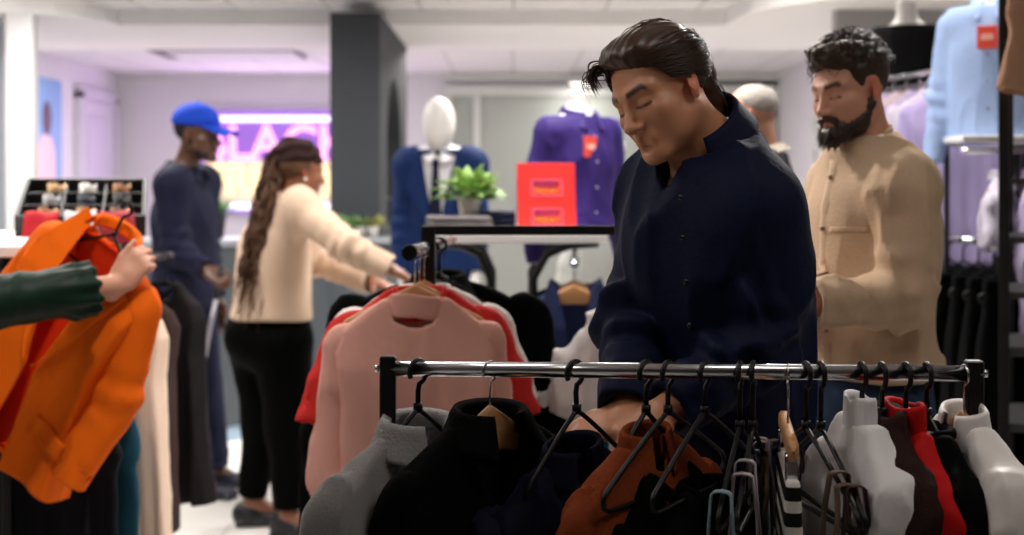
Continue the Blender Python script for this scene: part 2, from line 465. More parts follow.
def elbow_wr(p, a, amp=.004, fr=95.):
    """ring creases around the elbow and along the forearm"""
    d = nrm(a[2]-a[1]); t = (p-a[1])@d; u = (p-a[0])@nrm(a[1]-a[0]); L = np.linalg.norm(a[1]-a[0])
    ph = 2.2*vnoise(p*11)
    w1 = np.exp(-((t-.03)/.10)**2); w2 = np.exp(-((u-L)/.10)**2)
    return amp*(np.sin(t*fr+ph)*w1+np.sin(u*fr+ph)*w2*.8)
def shirt_fn(J, g=.018, hem=None, drape=.02, amp=.004, sc=13., gs=.016, ge=.014, neckcut=.0, seed=0., arms=True, ka=.028, ew=None, r=(.056, .045, .031), extra=None, wind=None):
    def fn(p):
        d = tors_d(p, J, g)
        if drape:
            fw = J['tR']@A(0, -1, 0); dn = J['pl']-A(0, 0, .10)
            d = su(d, cone(p, J['tc'], dn, .150*J.get('gw', 1)+drape, .160*J.get('gw', 1)+drape, (fw, 1.30/J.get('gd', 1))), .04)
        d = d-wr(p, amp, sc, seed)
        for a in (J['arms'] if arms else []):
            ad = arm_d(p, a, gs, ge, r)-wr(p, amp*.8, sc*1.5, seed+3)-elbow_wr(p, a, ew or amp*.8)
            e = a[2]+nrm(a[2]-a[1])*J.get('cuffx', -.01); dr = nrm(a[2]-a[1])
            ad = si(ad, plane(p, e, dr), .004)
            ad = ss(ad, cone(p, e-dr*.035, e+dr*.05, r[2]+ge-.011, r[2]+ge-.011), .002)
            d = su(d, ad, ka)
        if extra is not None: d = extra(p, d)
        n = nrm(nrm(J['c']+J['HR']@A(0, .022, -.055)-J['nk'])+1.6*(J['tR']@A(0, 0, 1)))
        d = ss(d, neck_d(p, J, .006), .004)
        d = ss(d, np.maximum(-plane(p, J['nk']+n*(.030+neckcut), n), sph(p, J['nk']+n*.09, .125)), .006)
        if hem is not None:
            hz = hem[2]; d = si(d, hz+.012*vnoise(p*6)-p[:, 2], .004)
        return d
    return fn
def trouser_fn(J, g=.012, top=None, amp=.004, r=(.088, .062, .046), ge=.02, length=0., seed=0., sc=12.):
    def fn(p):
        d = ell(p, J['pl'], (.158*J.get('gw', 1)+g, .118*J.get('gd', 1)+g, .14+g), J['pR'])
        for l in J['legs']:
            dr = nrm(l[2]-l[1]); e = l[2]+dr*length
            ld = leg_d(p, (l[0], l[1], e), g, r, ge=ge); ld = si(ld, plane(p, e, dr), .004)
            ld = ld-.6*amp*np.sin(((p-l[1])@dr)*60+2*vnoise(p*9))*np.exp(-(((p-l[2])@dr)/.14)**2)
            d = su(d, ld, .03)
        d = d-wr(p, amp, sc, seed)
        if top is not None: d = si(d, p[:, 2]-top, .004)
        return d
    return fn
def shoe_fn(l, L=.27, w=.047):
    f = nrm(A(l[3][0], l[3][1], 0)); a = A(l[2][0], l[2][1], 0); R = np.stack([np.cross(f, A(0, 0, 1)), f, A(0, 0, 1)], 1)
    c = a+f*.065
    def fn(p):
        d = ell(p, c+f*.045+A(0, 0, .030), (w, L*.42, .038), R)
        d = su(d, ell(p, a-f*.02+A(0, 0, .050), (w*.92, .065, .058), R), .03)
        sole = rbox(p, c+A(0, 0, .013), (w*1.0, L*.5, .014), R, .012)
        d = si(d, .004-p[:, 2], .003)
        return np.minimum(su(d, sole, .006), sole)
    return fn, c
def add_shoes(J, par, mat_, base, h=.008, sole=None):
    for l in J['legs']:
        fn, c = shoe_fn(l, J.get('shoe', .27)); sdf_obj('shoe', fn, c-.2*A(1, 1, 0)+A(0, 0, -.005), c+A(.2, .2, .16), h, mat_, par, base)
def collar_mb(c, R, rx, ry, h=.035, fall=.045, ff=.07, gap=.35, flare=.35, rise=.015, nu=40, th=.0022):
    mb = MB()
    def fn(u, v):
        t = gap+(2*math.pi-2*gap)*u; x, y = math.sin(t), -math.cos(t)
        fr = (math.cos(t)*.5+.5)**3; fl = fall+(ff-fall)*fr
        rz = rise*(1-math.cos(t))/2
        if v < .35: k = 1.0+.03*(1-v/.35); z = h*v/.35; ex = 0
        else:
            s = (v-.35)/.65; k = 1.04+flare*s*(.75+.8*fr); z = h+.004-fl*s; z += .004*math.sin(min(1, s*3)*math.pi)
        return c+R@A(rx*k*x, ry*k*y-(.012*fr*max(0, (v-.35))), z+rz)
    mb.grid(fn, nu, 12, th); return mb
def strands(paths, rad, taper=True):
    """paths: (S, N, 3); three-sided tapering tubes as V, F"""
    paths = np.asarray(paths); S, N = paths.shape[:2]
    t = np.gradient(paths, axis=1); t /= np.maximum(1e-9, np.linalg.norm(t, axis=2))[..., None]
    up = np.zeros_like(t); up[..., 2] = 1; up[np.abs(t[..., 2]) > .95] = (1, 0, 0)
    u = np.cross(t, up); u /= np.maximum(1e-9, np.linalg.norm(u, axis=2))[..., None]; v = np.cross(u, t)
    r = np.broadcast_to(np.asarray(rad, float).reshape(-1, 1) if np.ndim(rad) else np.full((S, 1), rad), (S, N)).copy()
    if taper: r = r*np.clip(1.25-np.linspace(0, 1, N)**3*1.15, .1, 1)[None]
    V = np.stack([paths+r[..., None]*(math.cos(a)*u+math.sin(a)*v) for a in (0, 2.094, 4.189)], 2).reshape(-1, 3)
    i = np.arange(S)[:, None, None]*N*3+np.arange(N-1)[None, :, None]*3; k = np.arange(3)[None, None]
    k2 = (k+1) % 3
    Fs = np.stack([i+k, i+k2, i+3+k2, i+3+k], -1).reshape(-1, 4)
    return V, Fs
def join(parts):
    Vs, Fs, b = [], [], 0
    for V, Fq in parts:
        Vs.append(np.asarray(V)); Fs += [tuple(np.asarray(f)+b) for f in Fq]; b += len(V)
    return np.concatenate(Vs), Fs
def person_root(name, label, J, base, skin, res, legs=True, tone=None, group=None, feet=True):
    lo, hi = bounds(J)
    V, Fs = nets(body_fn(J, legs, feet), lo, hi, res)
    C = tone(V) if tone else skin_tone(V, J)
    o = link(name, mkmesh(name, V-base, Fs, skin, col=C), None, base)
    return tag(o, label, 'person', group)
SKIN_E = mat('warm_skin', '#c78a68', .45, attr=True, sss=.18, bump=.12, bscale=350)
SKIN_F = mat('fair_skin', '#cf967d', .48, attr=True, sss=.18, bump=.1, bscale=350)
SKIN_P = mat('pink_skin', '#c99780', .48, attr=True, sss=.15, bump=.1, bscale=350)
SKIN_D = mat('dark_skin', '#5a3a2b', .42, attr=True, sss=.08, bump=.1, bscale=350)
SKIN_B = mat('brown_skin', '#8a5840', .42, attr=True, sss=.1, bump=.1, bscale=350)
# ================================================================ the room
def struct(mb, name, m): return tag(mb.build(name, m), kind='structure')
W_WALL = mat('wall_paint', '#dedbe0', .8, var=.03, vscale=2)
W_CEIL = mat('ceiling_tile', '#e2e0e0', .85, stripes=(0, 1/.6, '#b9b7b6', .03), bump=.1, bscale=80)
W_SOFF = mat('soffit_paint', '#efedec', .8, var=.02, vscale=2)
W_GREY = mat('grey_wall_paint', '#a9a6a6', .8, var=.04, vscale=2)
W_PILL = mat('charcoal_cladding', '#272b31', .65, var=.06, vscale=5, bump=.05, bscale=30)
def floor_mat():
    m = mat('floor_tile', '#dad6d0', .32, var=.05, vscale=3); nt = m.node_tree; N = nt.nodes; L = nt.links
    b = N['Principled BSDF']; tc = N.new('ShaderNodeTexCoord'); br = N.new('ShaderNodeTexBrick')
    br.offset = 0; br.inputs['Scale'].default_value = 1; br.inputs['Brick Width'].default_value = .6; br.inputs['Row Height'].default_value = .6
    br.inputs['Mortar Size'].default_value = .004; br.inputs['Color1'].default_value = (*lin('#dcd8d2'), 1)
    br.inputs['Color2'].default_value = (*lin('#d4d0ca'), 1); br.inputs['Mortar'].default_value = (*lin('#9d9892'), 1)
    L.new(tc.outputs['Object'], br.inputs['Vector']); L.new(br.outputs['Color'], b.inputs['Base Color']); return m
struct(MB().box((0, 7, -.05), (7, 9, .05)), 'floor', floor_mat())
struct(MB().box((0, 12.5, 2.65), (7, 3.6, .05)), 'ceiling_rear', W_CEIL)
struct(MB().box((0, 3.6, 3.05), (7, 5.7, .05)), 'ceiling', mat('front_ceiling_paint', '#cfcdcc', .85))
struct(MB().box((0, 14.8, 1.3), (7, .1, 1.4)), 'wall_back', W_WALL)
struct(MB().box((-4.18, 12.0, 1.3), (.1, 3.0, 1.4)), 'wall_left', W_WALL)
struct(MB().box((2.85, 11.6, 1.3), (.1, 3.1, 1.4)), 'wall_right', W_WALL)
struct(MB().box((3.7, 8.56, 1.5), (1.76, .06, 1.55)), 'wall_partition', W_GREY)
struct(MB().box((-6.5, 6, 1.5), (.1, 8.2, 1.6)), 'wall_left_front', W_GREY)
struct(MB().box((4.6, 4, 1.5), (.1, 5.5, 1.6)), 'wall_right_front', W_GREY)
W_DARK = mat('dim_wall_paint', '#55524f', .85)
struct(MB().box((0, -1.6, 1.5), (7, .1, 1.6)), 'wall_front', W_DARK)
# soffit between the two ceilings, its front edge swelling forward at both sides
edge = [(-6.4, 8.45), (-3.6, 8.50), (-3.1, 8.62), (-2.82, 8.78), (-2.68, 8.92), (-2.60, 9.1), (-2.585, 9.33), (1.40, 9.33), (1.41, 9.05),
        (1.45, 8.66), (1.53, 8.42), (1.63, 8.24), (1.80, 8.11), (2.0, 8.05), (4.5, 7.95)]
struct(MB().prism(edge+[(4.5, 11.05), (-6.4, 11.05)], lambda a, b, d: A(a, b, d), 2.5, 3.04), 'ceiling_soffit', W_SOFF)
struct(MB().box((-3.0, 8.70, 1.25), (.085, .06, 1.25), bev=.01), 'column_left', mat('column_paint', '#d3d1d2', .8))
struct(MB().box((-4.7, 9.1, 1.25), (1.65, .05, 1.25)), 'wall_side_left', mat('bluish_wall', '#c6ccd6', .7))
# charcoal fin with an arched opening
oy0, oy1 = 9.15, 10.25
hole = [(oy0, 1.18), (oy1, 1.18), (oy1, 1.75)]+[((oy0+oy1)/2+math.cos(t)*.55, 1.75+math.sin(t)*.42) for t in np.linspace(0, math.pi, 14)[1:-1]]+[(oy0, 1.75)]
mb = MB(); Xa, Xb = -1.107, -.803; y0, y1 = 8.65, 10.87
def rect(a0, a1, z0, z1): mb.box(((Xa+Xb)/2, (a0+a1)/2, (z0+z1)/2), ((Xb-Xa)/2, (a1-a0)/2, (z1-z0)/2))
rect(y0, oy0, 0, 2.499); rect(oy1, y1, 0, 2.499); rect(oy0, oy1, 0, 1.18)
top = [(oy0, 1.75)]+[((oy0+oy1)/2-math.cos(t)*.55, 1.75+math.sin(t)*.42) for t in np.linspace(0, math.pi, 16)]+[(oy1, 1.75), (oy1, 2.499), (oy0, 2.499)]
for X in (Xa, Xb):
    pass
n = 16; arc = top[1:17]
for i in range(n-1):
    (ya, za), (yb, zb) = arc[i], arc[i+1]
    mb.prism([(ya, za), (yb, zb), (yb, 2.499), (ya, 2.499)], lambda a, b, d: A(d, a, b), Xa, Xb)
struct(mb, 'pillar', W_PILL)
# right rear glazing
G_GREEN = mat('frosted_green_glass', '#a9aea6', .35, var=.05, vscale=1.5)
mb = MB(); mb.box((1.05, 14.66, 2.42), (1.75, .05, .05)).box((1.05, 14.66, 2.56), (1.75, .05, .03))
for x in (-.66, -.36, .72, 1.72, 2.68): mb.box((x, 14.66, 1.2), (.035, .045, 1.2))
struct(mb, 'trim_rear', mat('pale_frame', '#d6d8d2', .5))
struct(MB().box((1.05, 14.685, 1.2), (1.72, .012, 1.2)), 'window_rear', G_GREEN)
mb = MB()
for k in range(7): mb.box((2.36, 14.64, 2.462+k*.0135), (.33, .02, .0035), R=rotx(R_(30)))
g = tag(MB().box((2.36, 14.69, 2.5), (.35, .008, .055)).build('air_vent', mat('vent_dark', '#3a3c3a', .7)), 'dark slatted air vent high on the back wall above the old man', 'vent')
mb.build('slats', mat('vent_slats', '#6a6c69', .6), g)
# glazed door in right wall
mb = MB()
for (yy, hy) in ((11.75, .04), (12.62, .04)): mb.box((2.72, yy, 1.1), (.035, hy, 1.12))
for zz in (.05, 1.72, 1.98, 2.24): mb.box((2.72, 12.18, zz), (.035, .47, .045))
struct(mb, 'trim_door', mat('pale_frame2', '#cfd0ce', .5))
struct(MB().box((2.735, 12.18, 1.12), (.012, .43, 1.1)), 'door_glazed', mat('dark_glass', '#474f4b', .12))
# panelled door in left wall
mb = MB().box((-4.07, 13.9, 1.13), (.02, .55, 1.13), bev=.008)
struct(mb, 'door_side', mat('door_paint', '#d3cfd8', .6))
mb = MB()
for yy in (13.3, 14.5): mb.box((-4.05, yy, 1.15), (.035, .06, 1.19), bev=.01)
mb.box((-4.05, 13.9, 2.32), (.035, .66, .06), bev=.01)
mb.box((-4.047, 13.9, 1.75), (.012, .36, .38), bev=.01).box((-4.047, 13.9, .65), (.012, .36, .5), bev=.01)
struct(mb, 'trim_side', mat('door_trim', '#c9c5d0', .6))
# poster: blue field, person in a pink top
po = tag(MB().box((-4.06, 12.45, 1.88), (.012, .34, .50)).build('poster', mat('poster_blue', '#7ea6d8', .5)), 'blue poster of a person in pink on the left rear wall', 'poster')
MB().prism([(12.14, 1.38), (12.62, 1.38), (12.58, 1.75), (12.5, 1.86), (12.35, 1.9), (12.2, 1.86), (12.14, 1.72)], lambda a, b, d: A(d, a, b), -4.052, -4.044).build('printed_top', mat('poster_pink', '#e6bfc6', .5), po)
MB().prism([(12.37+.11*math.cos(t), 2.03+.15*math.sin(t)) for t in np.linspace(0, 2*math.pi, 20)[:-1]], lambda a, b, d: A(d, a, b), -4.052, -4.042).build('printed_head', mat('poster_face', '#4a3038', .5), po)
# ceiling fittings
def ceiling_lamp(name, x, y, z, sx, sy, power, col=(1, .96, .92), label=None, spread=180, vis=True):
    t = thing('ceiling_light', label, 'ceiling light', (x, y, z), group='flat ceiling lights')
    MB().box((0, 0, -.012), (sx/2+.03, sy/2+.03, .012), bev=.004).build('frame', M_WHITE, t)
    MB().box((0, 0, -.025), (sx/2, sy/2, .003)).build('diffuser', mat('lamp_diffuser', '#ffffff', .6, emit='#fff6ec', estr=3.0), t)
    l = bpy.data.lights.new('lamp_glow', 'AREA'); l.shape = 'RECTANGLE'; l.size = sx; l.size_y = sy; l.energy = power; l.color = col; l.spread = R_(spread)
    o = bpy.data.objects.new('lamp_glow', l); COL.objects.link(o); o.parent = t; o.location = (0, 0, -.04)
    return t
mb = MB(); t = thing('ceiling_hatch', 'square dark-edged hatch recessed in the rear ceiling near the screen', 'ceiling hatch', (-2.45, 12.3, 2.6))
MB().box((0, 0, -.012), (.62, .42, .012), bev=.004).build('frame', mat('hatch_frame', '#5b5760', .6), t)
MB().box((0.05, .08, -.027), (.54, .36, .004)).build('panel', W_WALL, t)

# ---------------------------------------------------------------- camera
cd = bpy.data.cameras.new('camera'); cam = bpy.data.objects.new('camera', cd); COL.objects.link(cam)
cam.location = (0, 0, CAMZ); cam.rotation_euler = (math.pi/2, 0, 0)
cd.sensor_width = 36; cd.lens = FPX*36/1024; cd.shift_y = (HZ-267.5)/1024; cd.clip_start = .05
cd.dof.use_dof = True; cd.dof.focus_distance = 2.32; cd.dof.aperture_fstop = 3.2; cd.dof.aperture_blades = 9
SC.camera = cam
vs = SC.view_settings; vs.view_transform = 'Standard'; vs.look = 'None'; vs.gamma = 1; vs.exposure = 0; vs.use_curve_mapping = False
SC.cycles.use_denoising = True; SC.cycles.max_bounces = 6; SC.cycles.sample_clamp_indirect = 4
w = bpy.data.worlds.new('world'); SC.world = w; w.use_nodes = True
w.node_tree.nodes['Background'].inputs[0].default_value = (.8, .85, 1, 1); w.node_tree.nodes['Background'].inputs[1].default_value = .02
w.node_tree.nodes['Background'].inputs[1].default_value = .004
for (x, y, z, sx, sy, pw) in ((-2.2, 5.0, 3.0, 1.2, .6, 52), (.3, 5.2, 3.0, 1.2, .6, 48), (2.2, 5.2, 3.0, 1.2, .6, 18), (-2.4, 7.6, 3.0, 1.2, .6, 95), (.6, 7.6, 3.0, 1.2, .6, 95), (2.6, 7.6, 3.0, .6, 1.2, 12)):
    ceiling_lamp('l', x, y, z, sx, sy, pw, label='flat rectangular ceiling light in the front ceiling above the racks', spread=140)
for (x, y, z, sx, sy, pw) in ((-2.2, 11.38, 2.6, 1.2, .3, 45), (-.2, 11.38, 2.6, 1.0, .3, 30), (1.5, 11.38, 2.6, 1.2, .3, 35), (-3.4, 11.38, 2.6, .6, .3, 22)):
    ceiling_lamp('l', x, y, z, sx, sy, pw, label='slim ceiling light in the rear tiled ceiling behind the soffit')  # lamps added out of view to light the rear room
t = ceiling_lamp('l', .70, 14.3, 2.49, .22, .22, 9, label='small bright lamp hanging below the rear ceiling above the violet shirt')
MB().tube([A(0, 0, 0), A(0, 0, .11)], .01, 8).build('stem', M_WHITE, t)
for (x, y, pw) in ((-1.7, 2.6, 10), (1.3, 1.7, 4)): ceiling_lamp('l', x, y, 3.0, 1.2, .6, pw, label='flat rectangular ceiling light in the front ceiling near the low rail', spread=150)  # fill lamps added to brighten the foreground
def spotlight(label, loc, aim, power, ang=40, col=(1, .95, .9), r=.06):
    loc = A(*loc); d = nrm(A(*aim)-loc); t = thing('ceiling_spotlight', label, 'spotlight', loc)
    MB().tube([A(0, 0, 0), A(0, 0, 3.0-loc[2])], .012, 8).build('stem', M_WHITE, t)
    MB().tube([-d*.10, d*.0], .05, 16, cap=False).tube([-d*.105, -d*.10], .05, 16).build('head', M_WHITE, t)
    l = bpy.data.lights.new('spot_beam', 'SPOT'); l.energy = power; l.spot_size = R_(ang); l.spot_blend = .6; l.color = col; l.shadow_soft_size = r
    o = bpy.data.objects.new('spot_beam', l); COL.objects.link(o); o.parent = t; o.location = [float(v) for v in d*.02]
    o.rotation_euler = Vector([float(v) for v in d]).to_track_quat('-Z', 'Y').to_euler()
spotlight('ceiling spotlight behind the bearded man, aimed at the man in navy', (1.5, 4.6, 2.85), (.36, 2.5, 1.55), 170, 34)
spotlight('ceiling spotlight over the display rack, aimed at the bearded man', (-.5, 4.4, 2.85), (.75, 3.3, 1.5), 165, 34)
spotlight('ceiling spotlight over the left aisle, aimed at the orange blazer', (-.6, 2.7, 2.85), (-1.15, 3.9, .9), 95, 56)
spotlight('ceiling spotlight left of the low rail, aimed at the face of the man in navy', (-1.3, 1.25, 2.85), (.30, 2.5, 1.45), 26, 26, r=.15)  # fill lamp added to brighten the face
# ================================================================ man in the navy shirt
NAVY = cloth('navy_shirt_cloth', '#060f2c', .7, sheen=.3, bump=.3, bscale=90)
HAIR_DK = mat('dark_brown_hair', '#40271a', .38, spec=.5, var=.35, vscale=60)
def navy_man():
    J = {}
    HR = ypr(-50, 22, -15); J['HR'] = HR; J['c'] = P(660, 92, 2.50); J['hs'] = .94; J['face'] = dict(jaw=.93)
    tR = ypr(-42, 12, 0); J['tR'] = tR; J['pR'] = ypr(-42, 0, 0)
    J['nk'] = P(706, 152, 2.56)
    sL = P(750, 208, 2.47); sR = P(666, 196, 2.68)
    J['tc'] = P(712, 262, 2.55); J['pl'] = P(722, 420, 2.66)
    eL = P(754, 348, 2.46); wL = P(664, 412, 2.36)
    eR = P(636, 318, 2.60); wR = P(626, 416, 2.40)
    J['arms'] = [(sL, eL, wL), (sR, eR, wR)]
    J['gw'], J['gd'] = .93, .95
    hp = J['pl']; l = tR@A(1, 0, 0)
    J['legs'] = [(hp+l*.09+A(0, 0, -.04), A(hp[0]+l[0]*.12, hp[1]+l[1]*.12-.02, .50), A(hp[0]+l[0]*.13, hp[1]+l[1]*.13, .09), A(-.5, -.85, 0)),
                 (hp-l*.09+A(0, 0, -.04), A(hp[0]-l[0]*.12, hp[1]-l[1]*.12-.03, .50), A(hp[0]-l[0]*.13, hp[1]-l[1]*.13, .09), A(-.75, -.65, 0))]
    J['hands'] = [dict(w=wR, s=.86, f=A(-.80, -.12, -.30), n=A(.2, .5, -.80), side=-1, curl=(.45, .5, .6, .7), spread=.05),
                  dict(w=wL, s=.86, f=A(-.72, -.18, -.55), n=A(.1, .55, -.75), side=1, curl=(.5, .6, .7, .8), spread=.05)]
    base = A(J['pl'][0], J['pl'][1], 0)
    root = person_root('person', 'man in navy shirt with tied-back long hair, looking down at the rail of clothes', J, base, SKIN_E, .0032,
                       tone=lambda V: skin_tone(V, J, lip=(.78, .42, .40), brow=(.10, .075, .06)))
    lo, hi = bounds(J)
    sh = shirt_fn(J, g=.022, hem=A(0, 0, .90), drape=.016, ka=.010, amp=.011, gs=.022, ge=.018, neckcut=-.012)
    def shv(p):                                  # open neck
        d = sh(p); return ss(d, cone(p, J['nk']+tR@A(0, -.065, .05), J['nk']+tR@A(0, -.135, -.12), .052, .008), .01)
    sdf_obj('shirt', shv, lo, hi, .006, NAVY, root, base)
    n = J['nk']
    mb = collar_mb(n+tR@A(0, -.014, .006), tR@rotx(R_(14)), .074, .080, .044, .050, .095, gap=.80, flare=.50, rise=.03)
    mb.build('collar', NAVY, root, sub=base)
    BT = mat('dark_button', '#10131f', .25)
    for (u, v) in ((681, 198), (683, 238), (686, 282), (690, 326)):
        q = P(u, v, 2.30); mb = MB().lathe((0, 0, 0), [(.0001, .003), (.004, .003), (.0058, .0018), (.0058, -.001), (.0001, -.001)], 14)
        # drop the button on to the shirt front
        Y = 2.25
        while Y < 2.7 and sh(P(u, v, Y)[None])[0] > 0: Y += .003
        mb.xf(rotz(R_(-40))@rotx(R_(90)), P(u, v, Y)); mb.build('button', BT, root, sub=base)
    sdf_obj('trousers', trouser_fn(J, top=.98), lo, A(hi[0], hi[1], 1.05), .009, cloth('black_trouser_cloth', '#101114'), root, base)
    add_shoes(J, root, mat('black_shoe', '#0c0c0d', .35), base)
    # hair: swept back over the crown into a small knot, tail down the nape
    def hair(p):
        q = head_local(p, J); m = np.stack([np.abs(q[:, 0]), q[:, 1], q[:, 2]], 1)
        d = ell(q, (0, .022, .040), (.0835, .1015, .0895))
        d = su(d, ell(q, (0, -.035, .088), (.058, .050, .034)), .03)
        line = q[:, 2]-(.083-(q[:, 1]+.085)*.80)+.010*np.sin(q[:, 0]*40)-np.clip(m[:, 0]-.05, 0, 1)*.6
        d = si(d, -line, .012)
        d = su(d, ell(q, (0, .121, .020), (.030, .030, .040)), .018)
        d = su(d, cone(q, (0, .108, .0), (0, .112, -.085), .030, .020), .02)
        ang = np.arctan2(q[:, 0], q[:, 2]+.02)
        return d-.0010*np.sin(ang*46+3*vnoise(q*18))-.003*vnoise(q*np.array([60, 14, 60]))
    lo2, hi2 = J['c']-.24, J['c']+.24
    V, Fs = nets(hair, lo2, hi2, .0035)
    paths = []; r = np.random.RandomState(5)
    for i in range(820):
        a = r.uniform(-1.35, 1.35); N = 14; t = np.linspace(0, 1, N)
        x0 = .066*math.sin(a); y0 = -.074+.055*abs(math.sin(a))**2; z0 = .085-.055*abs(a)**1.6/1.35
        e = A(r.normal(0, .008), .118+r.normal(0, .008), .02+r.normal(0, .014))
        s0 = A(x0, y0, z0); pth = s0*(1-t[:, None])+e*t[:, None]
        c = A(0, .022, .040); dv = (pth-c)/A(.0850, .1035, .0915); ln = np.linalg.norm(dv, axis=1)
        tgt = 1.0+r.uniform(-.01, .055)+.012*np.sin(t*6+s0[0]*60); pth = c+(pth-c)*(tgt/np.maximum(ln, .3))[:, None]
        k = np.clip((t-.75)/.25, 0, 1)[:, None]**2; pth = pth*(1-k)+(e+A(0, .006, 0))*k
        pth[:, 0] += np.sin(t*5+i)*.0015; paths.append(J['c']+(pth@HR.T)*J['hs'])
    for i in range(60):                          # loose front lock and flyaways
        t = np.linspace(0, 1, 14); s0 = A(-.052+r.normal(0, .008), -.062+r.normal(0, .006), .083+r.normal(0, .006))
        pth = s0+np.stack([-.006*t-.015*t**2*r.uniform(.2, 1), -.024*np.sin(t*2.4)-.004*t, .010*np.sin(t*3)-.030*t**2], 1)
        paths.append(J['c']+(pth@HR.T)*J['hs'])
    for i in range(70):
        t = np.linspace(0, 1, 14); s0 = A(r.normal(0, .014), .115+r.normal(0, .008), .01+r.normal(0, .015))
        pth = s0+np.stack([r.normal(0, .012)*t, .012*np.sin(t*3)+r.normal(0, .008)*t, -.115*t*r.uniform(.5, 1.1)], 1)
        paths.append(J['c']+(pth@HR.T)*J['hs'])
    for i in range(0):
        t = np.linspace(0, 1, 14); s0 = A(r.normal(0, .03), .06+r.uniform(-.05, .06), .11+r.normal(0, .006)); s0[2] = min(s0[2], .11)
        pth = s0+np.stack([r.normal(0, .02)*t, .04*t+r.normal(0, .01)*t*t, (.006*np.sin(t*2.5)+r.normal(0, .004)*t-.012*t*t)], 1)
        paths.append(J['c']+(pth@HR.T)*J['hs'])
    V2, F2 = strands(paths, .0010)
    V, Fs = join([(V, Fs), (V2, F2)])
    link('hair', mkmesh('hair', V-base, Fs, HAIR_DK), root)
    # brow hairs
    return J, root
# ================================================================ hangers and hung garments
HOOK_DROP = .088                                            # rail centre down to the hanger's apex
def hook_pts(r=.0175, drop=.076):
    pts = [A(r*math.cos(a), 0, r*math.sin(a)) for a in np.linspace(R_(205), R_(-80), 22)]
    return pts+[A(0, 0, -.030), A(0, 0, -drop)]
def hanger(label, loc, yaw, kind='wood', W=.205, group=None, roll=0., bar=True, tilt=0., hook_r=.0165, up=0.):
    nm = {'wood': 'wooden_hanger', 'plastic': 'plastic_hanger', 'clip': 'clip_hanger'}[kind]
    t = thing(nm, label, 'hanger', loc, ypr(yaw, tilt, roll), group)
    hk = MB()
    if kind == 'plastic':
        hk.tube(hook_pts(.0185, .076-up), .0042, 8).build('hook', M_BLACKPLASTIC, t)
        mb = MB(); a = [A(0, 0, -.073)]
        top = [A(x*W, 0, -.080-.092*abs(x)**1.1) for x in np.linspace(-1, 1, 25)]
        loop = top+[A(W+.008, 0, -.182), A(W+.004, 0, -.194), A(W-.012, 0, -.200)]+[A(x*(W-.015), 0, -.200) for x in np.linspace(1, -1, 9)]+[A(-W+.012, 0, -.200), A(-W-.004, 0, -.194), A(-W-.008, 0, -.182)]
        mb.tube(loop, .0040, 8, close=True); mb.tube([A(0, 0, -.07), A(0, 0, -.085)], .0075, 8); mb.xf(np.eye(3), (0, 0, up))
        mb.build('frame', M_BLACKPLASTIC, t)
    else:
        hk.tube(hook_pts(hook_r, .076-up), .0019, 8).build('hook', M_CHROME, t)
        w = W if kind == 'wood' else .15
        def fn(u, v):
            x = (u*2-1); hgt = (.050*(1-abs(x))**1.5+.022 if kind == 'wood' else .03); zc = -.074-.088*abs(x)**1.05 if kind == 'wood' else -.078
            ang = v*2*math.pi; k = 1-.85*max(0, (abs(x)-.93)/.07)
            return A(x*w, .0085*k*math.copysign(abs(math.cos(ang))**.6, math.cos(ang))+.018*(abs(x)**2 if kind == 'wood' else 0), zc-hgt/2+hgt/2*k*math.copysign(abs(math.sin(ang))**.6, math.sin(ang)))
        MB().grid(fn, 28, 14).xf(np.eye(3), (0, 0, up)).build('arms', M_WOOD, t)
        if kind == 'wood' and bar: MB().tube([A(-w+.03, .01, -.150), A(-w+.03, .01, -.215), A(w-.03, .01, -.215), A(w-.03, .01, -.150)], .006, 8).build('trouser_bar', M_WOOD, t)
        if kind == 'clip':
            for sx in (-.11, .11): MB().box((sx, 0, -.122+up), (.014, .010, .022), bev=.003).build('clip', M_CHROME, t)
    return t
def fold_fn(amp, k, seed, start=.12):
    r = np.random.RandomState(seed); ph = r.uniform(0, 6.28, 4); kk = k*r.uniform(.7, 1.4, 4)
    def f(x, z):
        d = np.clip((-z-start)/.45, 0, 1.3)
        return amp*d*(np.sin(kk[0]*x+ph[0]+1.5*z)+.6*np.sin(kk[1]*1.7*x+ph[1]-2*z)+.35*np.sin(kk[2]*2.9*x+ph[2]+3*z))
    return f
